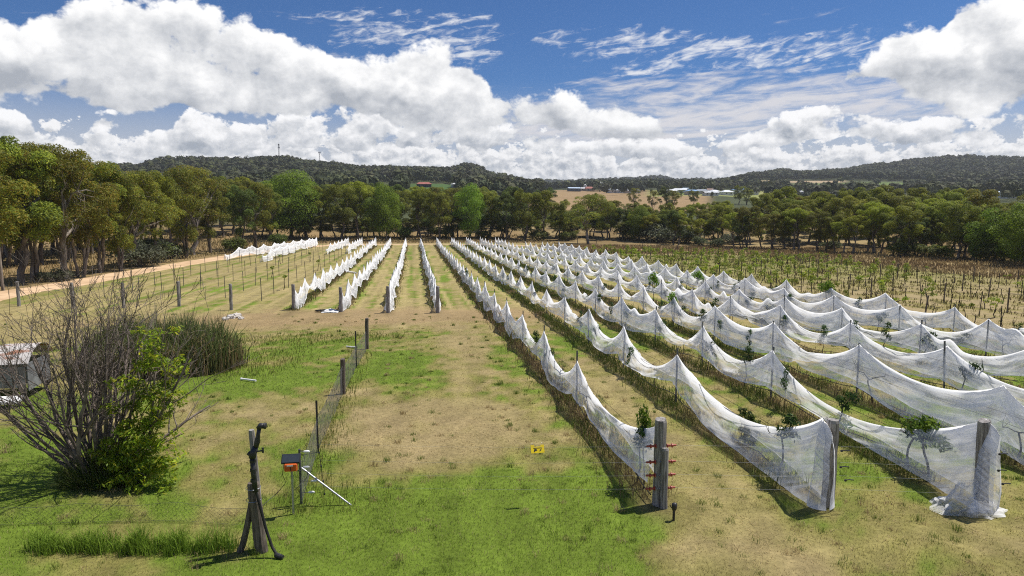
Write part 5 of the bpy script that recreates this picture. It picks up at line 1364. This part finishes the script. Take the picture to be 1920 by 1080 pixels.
H_ = [(1076, 358.5, 14, 8, 3.2, 1.2, 'pale blue', 'dark', 0.05, 'dark blue shed with a pale metal roof on the brown field', 'shed'),
      (1093, 358, 8, 6, 2.6, 1.2, 'white', 'cream', 0.2, 'small pale house beside the red-roofed house in the far fields'), (1105, 358, 11, 8, 2.6, 2.2, 'red', 'cream', 0.1, 'red-roofed house beside the white tanks in the far fields'),
      (1148, 361.5, 10, 8, 2.8, 1.6, 'grey', 'white', 0.3, 'grey-roofed house just left of the white pair above the brown field'), (1163, 362, 9, 7, 2.8, 1.5, 'white', 'white', 0.0, 'white house second left of the pair above the brown field'),
      (1178, 362.5, 8, 8, 2.8, 2.0, 'white', 'cream', 0.4, 'left one of two white-roofed houses above the brown field'), (1190, 362.5, 10, 7, 3.0, 1.0, 'white', 'white', 0.0, 'right one of two white-roofed houses above the brown field'),
      (1243, 359, 8, 7, 2.8, 1.8, 'white', 'cream', 0.1, 'white-roofed house highest above the row of small dark trees'), (1258, 363.5, 10, 7, 2.6, 1.2, 'white', 'cream', 0.2, 'white-roofed house above the second dark paddock tree'),
      (1275, 362, 17, 9, 3.0, 1.4, 'white', 'cream', 0.05, 'long white-roofed building in the middle of the far town'), (1289, 361, 15, 8, 3.5, 1.2, 'pale blue', 'white', 0.0, 'pale blue roofed building right of the long white one'),
      (1297, 364.5, 11, 8, 2.6, 1.3, 'blue', 'cream', 0.1, 'small blue-roofed house below the pale blue building'), (1315, 364, 12, 7, 2.8, 1.2, 'grey', 'cream', 0.1, 'grey-roofed house left of the brown-roofed one'),
      (1331, 362.5, 11, 8, 2.8, 2.0, 'brown', 'cream', 0.1, 'brown-roofed house in the far town'), (1339, 365, 8, 7, 2.6, 1.4, 'white', 'white', 0.3, 'white-roofed house just right of the brown-roofed one'),
      (1332, 367, 12, 6, 2.4, 0.8, 'white', 'white', 0.0, 'low white shed below the brown-roofed house', 'shed'), (1362, 366, 9, 8, 2.6, 1.6, 'white', 'white', 0.1, 'lone white house left of the big blue building'),
      (1391, 365, 18, 10, 4.5, 1.4, 'blue', 'white', 0.05, 'large blue-roofed building in the far town'), (1411, 365, 9, 7, 3.5, 1.2, 'blue', 'white', 0.1, 'small blue-roofed shed right of the large blue building', 'shed'),
      (1492, 365, 12, 8, 2.8, 1.4, 'white', 'white', 0.1, 'white house left of the far green vineyard'), (1528, 364.5, 10, 8, 2.8, 1.4, 'white', 'cream', 0.2, 'white-roofed house below the far green vineyard'),
      (1570, 369, 9, 7, 2.6, 1.4, 'white', 'white', 0.1, 'lower white house below the far green vineyard'), (1573, 363, 7, 6, 3.0, 1.4, 'white', 'white', 0.1, 'upper small white house below the far green vineyard'),
      (1595, 368, 11, 8, 2.6, 1.4, 'pale blue', 'white', 0.1, 'pale-roofed house among trees left of the bright paddock'), (1655, 365, 16, 10, 3.0, 2.6, 'white', 'white', 0.15, 'large white house in the bright paddock'),
      (1733, 325, 12, 9, 3.5, 1.5, 'white', 'white', 0.1, 'white house high on the wooded hill, left of two'), (1758, 328, 16, 9, 3.5, 1.5, 'white', 'white', 0.1, 'white house high on the wooded hill, right of two'),
      (1792, 354, 11, 8, 3.0, 1.5, 'white', 'white', 0.2, 'white house among the dark trees at the hill foot, leftmost'), (1802, 346, 13, 9, 3.5, 1.5, 'white', 'white', 0.1, 'white house uppermost at the hill foot'),
      (1812, 356, 14, 9, 3.2, 1.6, 'white', 'white', 0.1, 'white-roofed house among the dark trees at the hill foot, middle'), (1867, 372, 16, 8, 4.0, 0.8, 'pale blue', 'white', 0.0, 'long pale blue shed by the wood at the right', 'shed'),
      (1916, 372, 12, 8, 4.0, 0.8, 'pale blue', 'white', 0.0, 'pale blue shed cut by the right edge of the picture', 'shed'),
      (795, 351, 11, 6, 2.2, 1.5, 'red', 'dark', 0.1, 'red-roofed house on the hillside above the dark green vineyard'), (854, 352, 6, 5, 2.6, 1.0, 'white', 'white', 0.2, 'small white house on the hillside right of the red roof'),
      (884, 361, 6, 4, 2.4, 0.8, 'white', 'white', 0.1, 'small white shed among trees below the hill', 'shed'), (903, 360, 6, 5, 2.6, 1.0, 'white', 'cream', 0.1, 'small white-roofed house at the foot of the hill knoll')]
for hh in H_: house(*hh)
for i, (px, py, r_, h) in enumerate([(1097, 356, 1.9, 6), (1103, 354, 1.5, 6), (1126, 357, 2.4, 9)]):
    X, Y = gp(px, py); t = thing('water_tank', ['white water tank behind the red-roofed house, left one', 'small white water tank behind the red-roofed house, right one', 'tall white water tank standing alone right of the red-roofed house'][i], 'tank', (X, Y, float(gz(X, Y))), 0, 'white water tanks')
    mb = MB(); mb.tube([(0, 0, h * 0.45), (0, 0, h * 0.98)], r_, 14); mb.build('tank_body', M['white'], t)
    mb = MB(); mb.tube([(0, 0, h * 0.981), (0, 0, h * 1.12)], [r_ * 1.03, 0.1], 14); mb.build('lid', M['white'], t)
    for a in range(4):
        mb = MB(); mb.box(r_ * 0.7 * math.cos(a * 1.57 + .78), r_ * 0.7 * math.sin(a * 1.57 + .78), h * 0.22, 0.3, 0.3, h * 0.46); mb.build('leg', M['white'], t)
def mast(px, r, h, lab, heads):
    X, Y = at_r(px, r); t = thing('radio_mast', lab, 'mast', (X, Y, float(gz(X, Y))), 0, 'radio masts on the hill')
    mb = MB(); w0 = 0.9
    for k in range(3):
        a = k * 2.094; mb.tube([(w0 * math.cos(a), w0 * math.sin(a), 0), (0.45 * math.cos(a), 0.45 * math.sin(a), h)], 0.13, 5)
        for q in range(9):
            f0, f1 = q / 9, (q + 1) / 9; b2 = a + 2.094; ra = w0 + (0.45 - w0) * f0; rb = w0 + (0.45 - w0) * f1
            mb.tube([(ra * math.cos(a), ra * math.sin(a), h * f0), (rb * math.cos(b2), rb * math.sin(b2), h * f1)], 0.07, 4)
    mb.build('lattice', M['steel'], t)
    for z, rr in heads:
        for k in range(3):
            a = k * 2.094 + 0.5; mb = MB(); mb.box(rr * math.cos(a), rr * math.sin(a), z, 0.5, 0.4, 2.2, bev=0.05); mb.tube([(0, 0, z), (rr * math.cos(a), rr * math.sin(a), z)], 0.1, 4); mb.build('antenna', M['steel'], t)
mast(527, 960, 27, 'taller radio mast with stacked antennas on the hill, left of two', [(25.5, 0.8), (22, 1.1)])
mast(602, 960, 25, 'radio mast with a single antenna head on the hill, right of two', [(24, 1.6)])

# ------------------------------------------------------------------ grass
def blades(name, x, y, h, w, c, lean, rs, label, bend=0.5, cat='grass', tipc=None, parent=None):
    n = len(x); ang = rs.random(n) * 3.1416; U_ = np.stack([np.cos(ang) * w, np.sin(ang) * w, 0 * w], -1) * 0.5
    la = rs.random(n) * 6.283; ll = lean * h * (0.3 + rs.random(n)); D = np.stack([np.cos(la) * ll, np.sin(la) * ll], -1)
    z = gz(x, y) - 0.005
    B = np.stack([x, y, z], -1); Md = B + np.stack([D[:, 0] * 0.3, D[:, 1] * 0.3, h * 0.6], -1); Tp = B + np.stack([D[:, 0], D[:, 1], h * (1 - 0.25 * bend * rs.random(n))], -1)
    V = np.stack([B - U_, B + U_, Md + U_ * 0.8, Md - U_ * 0.8, Tp], 1).reshape(-1, 3); i = np.arange(n)[:, None] * 5
    C = np.repeat(c[:, None], 5, 1)
    if tipc is not None: C[:, 4] = tipc
    o = link(name, fast_mesh(name, V, [i + np.array([[0, 1, 2, 3]]), i + np.array([[3, 2, 4]])], [M['grass']], C.reshape(-1, 3)), parent)
    return tag(o, label, cat, kind='stuff')
gr = np.random.default_rng(2024)
def screen_points(n, y0, y1, pw=1.0):
    """ground points in front of the camera, thinning with distance"""
    u = gr.random(n); Y = y0 * (y1 / y0) ** u
    az0, az1 = math.radians(azel(-60, 540)[0]), math.radians(azel(1980, 540)[0]); a = az0 + (az1 - az0) * gr.random(n)
    return Y * np.sin(a) / np.cos(a - YAW), Y * np.cos(a) / np.cos(a - YAW)
# lawn
x, y = screen_points(235000, 8.5, 42)
d = np.clip(dryness(x, y), 0, 1.2)
keep = gr.random(len(x)) < np.clip(1.1 - 0.5 * d, 0.25, 1); x, y, d = x[keep], y[keep], d[keep]
c = ground_col(x, y) * (0.85 + 1.0 * gr.random((len(x), 1))) * np.array([1.06, 1.05, 0.95])
dist = np.hypot(x, y); fl = gr.random(len(x)) < 0.22; c[fl] = lerp(c[fl], np.array([0.42, 0.34, 0.17]), 0.75 * np.ones(fl.sum()))
h = (0.025 + 0.045 * gr.random(len(x)) * fbm(x / 0.8, y / 0.8, 66) * 2) * (1 - 0.45 * np.clip(d, 0, 1))
blades('lawn_grass', x, y, h, 0.0066 * dist / 12, c, 0.75, gr, 'mown lawn of mixed green and dry straw grass')
# scattered tufts and dead stalks standing out of the mown lawn
x0, y0 = screen_points(1500, 9, 44); rr_ = gr.integers(14, 46, 1500); x = np.repeat(x0, rr_) + gr.normal(size=rr_.sum()) * 0.055; y = np.repeat(y0, rr_) + gr.normal(size=rr_.sum()) * 0.055
straw = np.repeat(gr.random(1500) < 0.35, rr_); n = len(x); hh_ = np.repeat(0.06 + 0.11 * gr.random(1500) ** 2, rr_)
k = row_near(x) > 0.5; x, y, straw, hh_ = x[k], y[k], straw[k], hh_[k]; n = len(x)
blades('grass_clumps', x, y, hh_ * (0.5 + 0.7 * gr.random(n)), 0.0065 * np.hypot(x, y) / 12, np.where(straw[:, None], np.array([0.40, 0.31, 0.15]), np.array([0.135, 0.190, 0.028])) * (0.7 + 0.8 * gr.random((n, 1))), 0.7, gr, 'scattered tufts and dead stalks standing out of the lawn')
# dry clippings lying in drifts
x, y = screen_points(85000, 9, 60); d = dryness(x, y); k = (d > 0.5) & (fbm(x / 0.45, y / 0.45, 88) > 0.52); x, y = x[k], y[k]; n = len(x)
blades('dry_clippings', x, y, 0.025 + 0.03 * gr.random(n), 0.008 * np.hypot(x, y) / 12, np.array([0.50, 0.385, 0.19]) * (0.7 + 0.5 * gr.random((n, 1))), 2.6, gr, 'pale dry grass clippings drifted over the lawn')
# rank grass and weeds under every netted row
X_ = []; Y_ = []; D_ = []
for key in 'EFGHIJKL':
    n = 9500 if key in 'EFGH' else 5000
    u = gr.random(n); yy = 13.2 * (148 / 13.2) ** u if key in 'EFGHI' else 18 * (129 / 18) ** u
    off = gr.normal(size=n) * 0.30 - 0.05
    X_.append(rowx(key, yy) + off); Y_.append(yy); D_.append(np.abs(off))
for key in 'ABCD':
    n = 3200; u = gr.random(n); yy = 47 * (149 / 47) ** u; off = gr.normal(size=n) * 0.24; X_.append(rowx(key, yy) + off); Y_.append(yy); D_.append(np.abs(off))
x = np.concatenate(X_); y = np.concatenate(Y_); n = len(x)
lush = fbm(x / 1.5, y / 1.5, 12, 4); c = lerp(np.array([0.29, 0.215, 0.105]), np.array([0.120, 0.155, 0.028]), sst(0.36, 0.46, lush)); c = lerp(c, np.array([0.20, 0.18, 0.05]), 0.6 * gr.random(n) * sst(0.4, 0.6, fbm(x / 0.6, y / 0.6, 13)))
c = lerp(c, np.array([0.25, 0.155, 0.085]), (x < 5.5) * (gr.random(n) < 0.4) * 0.8)
blades('rank_grass', x, y, (0.12 + 0.26 * gr.random(n) ** 1.4) * (0.5 + 0.95 * lush), 0.011 * np.clip(np.hypot(x, y) / 13, 1, 7), c * (0.65 + 0.7 * gr.random((n, 1))), 0.55, gr, 'rank green and brown grass growing under the netted rows')
# bright grass tufts along the near edge and round the posts
X_, Y_, = [], []
for px in list(range(70, 350, 6)) + list(range(372, 440, 7)) + [90, 96, 84]:
    if gr.random() < 0.22: continue
    a = gp(px + gr.normal() * 5, 1032 + gr.normal() * 4); q = int(40 + 120 * gr.random()); X_.append(a[0] + gr.normal(size=q) * 0.075); Y_.append(a[1] + gr.normal(size=q) * 0.075)
x = np.concatenate(X_); y = np.concatenate(Y_); n = len(x)
blades('grass_tufts', x, y, (0.14 + 0.34 * gr.random(n) ** 1.5) * (0.5 + 1.0 * vnoise(x * 4, y * 0, 3)), np.full(n, 0.010), np.array([0.19, 0.29, 0.03]) * (0.6 + 0.8 * gr.random((n, 1))), 0.5, gr, 'row of bright green grass tufts along the near edging')
# longer green grass round the hollow and the fence
x, y = screen_points(90000, 13, 40)
k = (gr.random(len(x)) < 0.9 * np.maximum.reduce([blob(x, y, -5.2, 35.0, 4.2, 1.6), blob(x, y, -6.6, 29.5, 1.7, 3.4), np.exp(-((x + 2.35) / 0.45) ** 2) * (y < 31), 0.6 * blob(x, y, -2.0, 14.0, 1.3, 1.2)])); x, y = x[k], y[k]; n = len(x)
blades('meadow_grass', x, y, 0.07 + 0.16 * gr.random(n), 0.010 * np.hypot(x, y) / 14, lerp(np.array([0.13, 0.19, 0.022]), np.array([0.26, 0.20, 0.06]), gr.random(n) ** 2) * (0.7 + 0.6 * gr.random((n, 1))), 0.5, gr, 'longer green grass round the hollow and along the netting fence')
# a thistly weed among the second netted row
def weed(px, py, h, lab):
    X, Y = gp(px, py); rs = np.random.default_rng(int(px)); t = thing('tall_weed', lab, 'weed', (X, Y, 0), 0, 'tall weeds by the nets'); sm = MB(); lm = MB()
    for k in range(5):
        tip = np.array([rs.normal() * 0.12, rs.normal() * 0.1, h * (0.7 + 0.3 * rs.random())]); P = limb(sm, (0, 0, -0.05), tip, 0.010, 0.004, rs, 6, 0.03, 4)
        for q in range(1, 6):
            Q, C = leaves(P[q], np.array([0.07, 0.07, 0.09]), 26, 0.06, np.array([(0.07, 0.11, 0.02), (0.10, 0.14, 0.025)]), rs, 0.1); lm.quads(Q, C)
    sm.build('stem', M['twig'], t); lm.build('leaves', M['leaf'], t, False, True)
weed(1395, 838, 0.95, 'tall dark green weed standing before the second long netted row')
weed(1412, 832, 0.62, 'shorter dark green weed right beside the tall one')
# olive and brown tufts through the open block; russet grass beyond
x = 28.8 + 36 * gr.random(44000); y = 20 + 105 * gr.random(44000); k = sst(0.45, 0.60, fbm(x / 1.1, y / 1.7, 91, 4)) * np.clip((70 / np.hypot(x, y)), 0.3, 1) > gr.random(44000); x, y = x[k], y[k]; n = len(x)
c = lerp(np.array([0.25, 0.20, 0.085]), np.array([0.17, 0.165, 0.04]), fbm(x / 4, y / 4, 4)); c = lerp(c, np.array([0.16, 0.105, 0.055]), 0.8 * sst(0.5, 0.6, fbm(x / 5, y / 4, 44)) * (gr.random(n) < 0.7))
blades('block_weeds', x, y, 0.10 + 0.26 * gr.random(n) * (0.6 + 0.6 * fbm(x / 4, y / 4, 4)), 0.06 * np.hypot(x, y) / 60, c * (0.65 + 0.7 * gr.random((n, 1))), 0.5, gr, 'olive and brown weeds through the open vineyard block')
x = 26 + 90 * gr.random(55000); y = 40 + 110 * gr.random(55000)
k = ((x + 0.15 * (y - 90) > 61) | (y + 0.10 * x > 121)) & (np.hypot(x, y) < 158); x, y = x[k], y[k]; n = len(x)
blades('russet_grass', x, y, 0.22 + 0.34 * gr.random(n), np.full(n, 0.12), lerp(RUSSET * 1.1, np.array([0.31, 0.235, 0.115]), sst(0.42, 0.62, fbm(x / 7, y / 5, 15, 3))) * (0.65 + 0.7 * gr.random((n, 1))), 0.4, gr, 'tall russet and tan grass between the vines and the wood')
# dry grass under the trees on the left and beyond the far track
x = -75 + 130 * gr.random(42000); y = 50 + 135 * gr.random(42000); rx = np.interp(y, [p[1] for p in road], [p[0] for p in road])
k = ((x < rx - 3.2) & (y < 160)) | ((y > 159) & (x < 34)); x, y = x[k], y[k]; n = len(x)
blades('dry_grass', x, y, 0.2 + 0.5 * gr.random(n), 0.075 * np.clip(np.hypot(x, y) / 90, 0.6, 2), lerp(np.array([0.34, 0.25, 0.12]), np.array([0.17, 0.15, 0.055]), fbm(x / 5, y / 5, 19, 4)) * (0.65 + 0.7 * gr.random((n, 1))), 0.5, gr, 'dry tan grass under the roadside trees and beyond the far track')
# ------------------------------------------------------------------ air
def haze():
    mb = MB(); mb.box(0, 0, 62, 14600, 14600, 176)
    m_ = bpy.data.materials.new('haze'); m_.use_nodes = True; nt = m_.node_tree; nt.nodes.clear()
    o_ = nt.nodes.new('ShaderNodeOutputMaterial'); v_ = nt.nodes.new('ShaderNodeVolumePrincipled')
    v_.inputs['Color'].default_value = (0.86, 0.90, 0.96, 1); v_.inputs['Density'].default_value = 0.00011; v_.inputs['Anisotropy'].default_value = 0.1
    nt.links.new(v_.outputs[0], o_.inputs['Volume'])
    tag(mb.build('haze', m_), kind='stuff')
HAZE = True
if HAZE: haze()
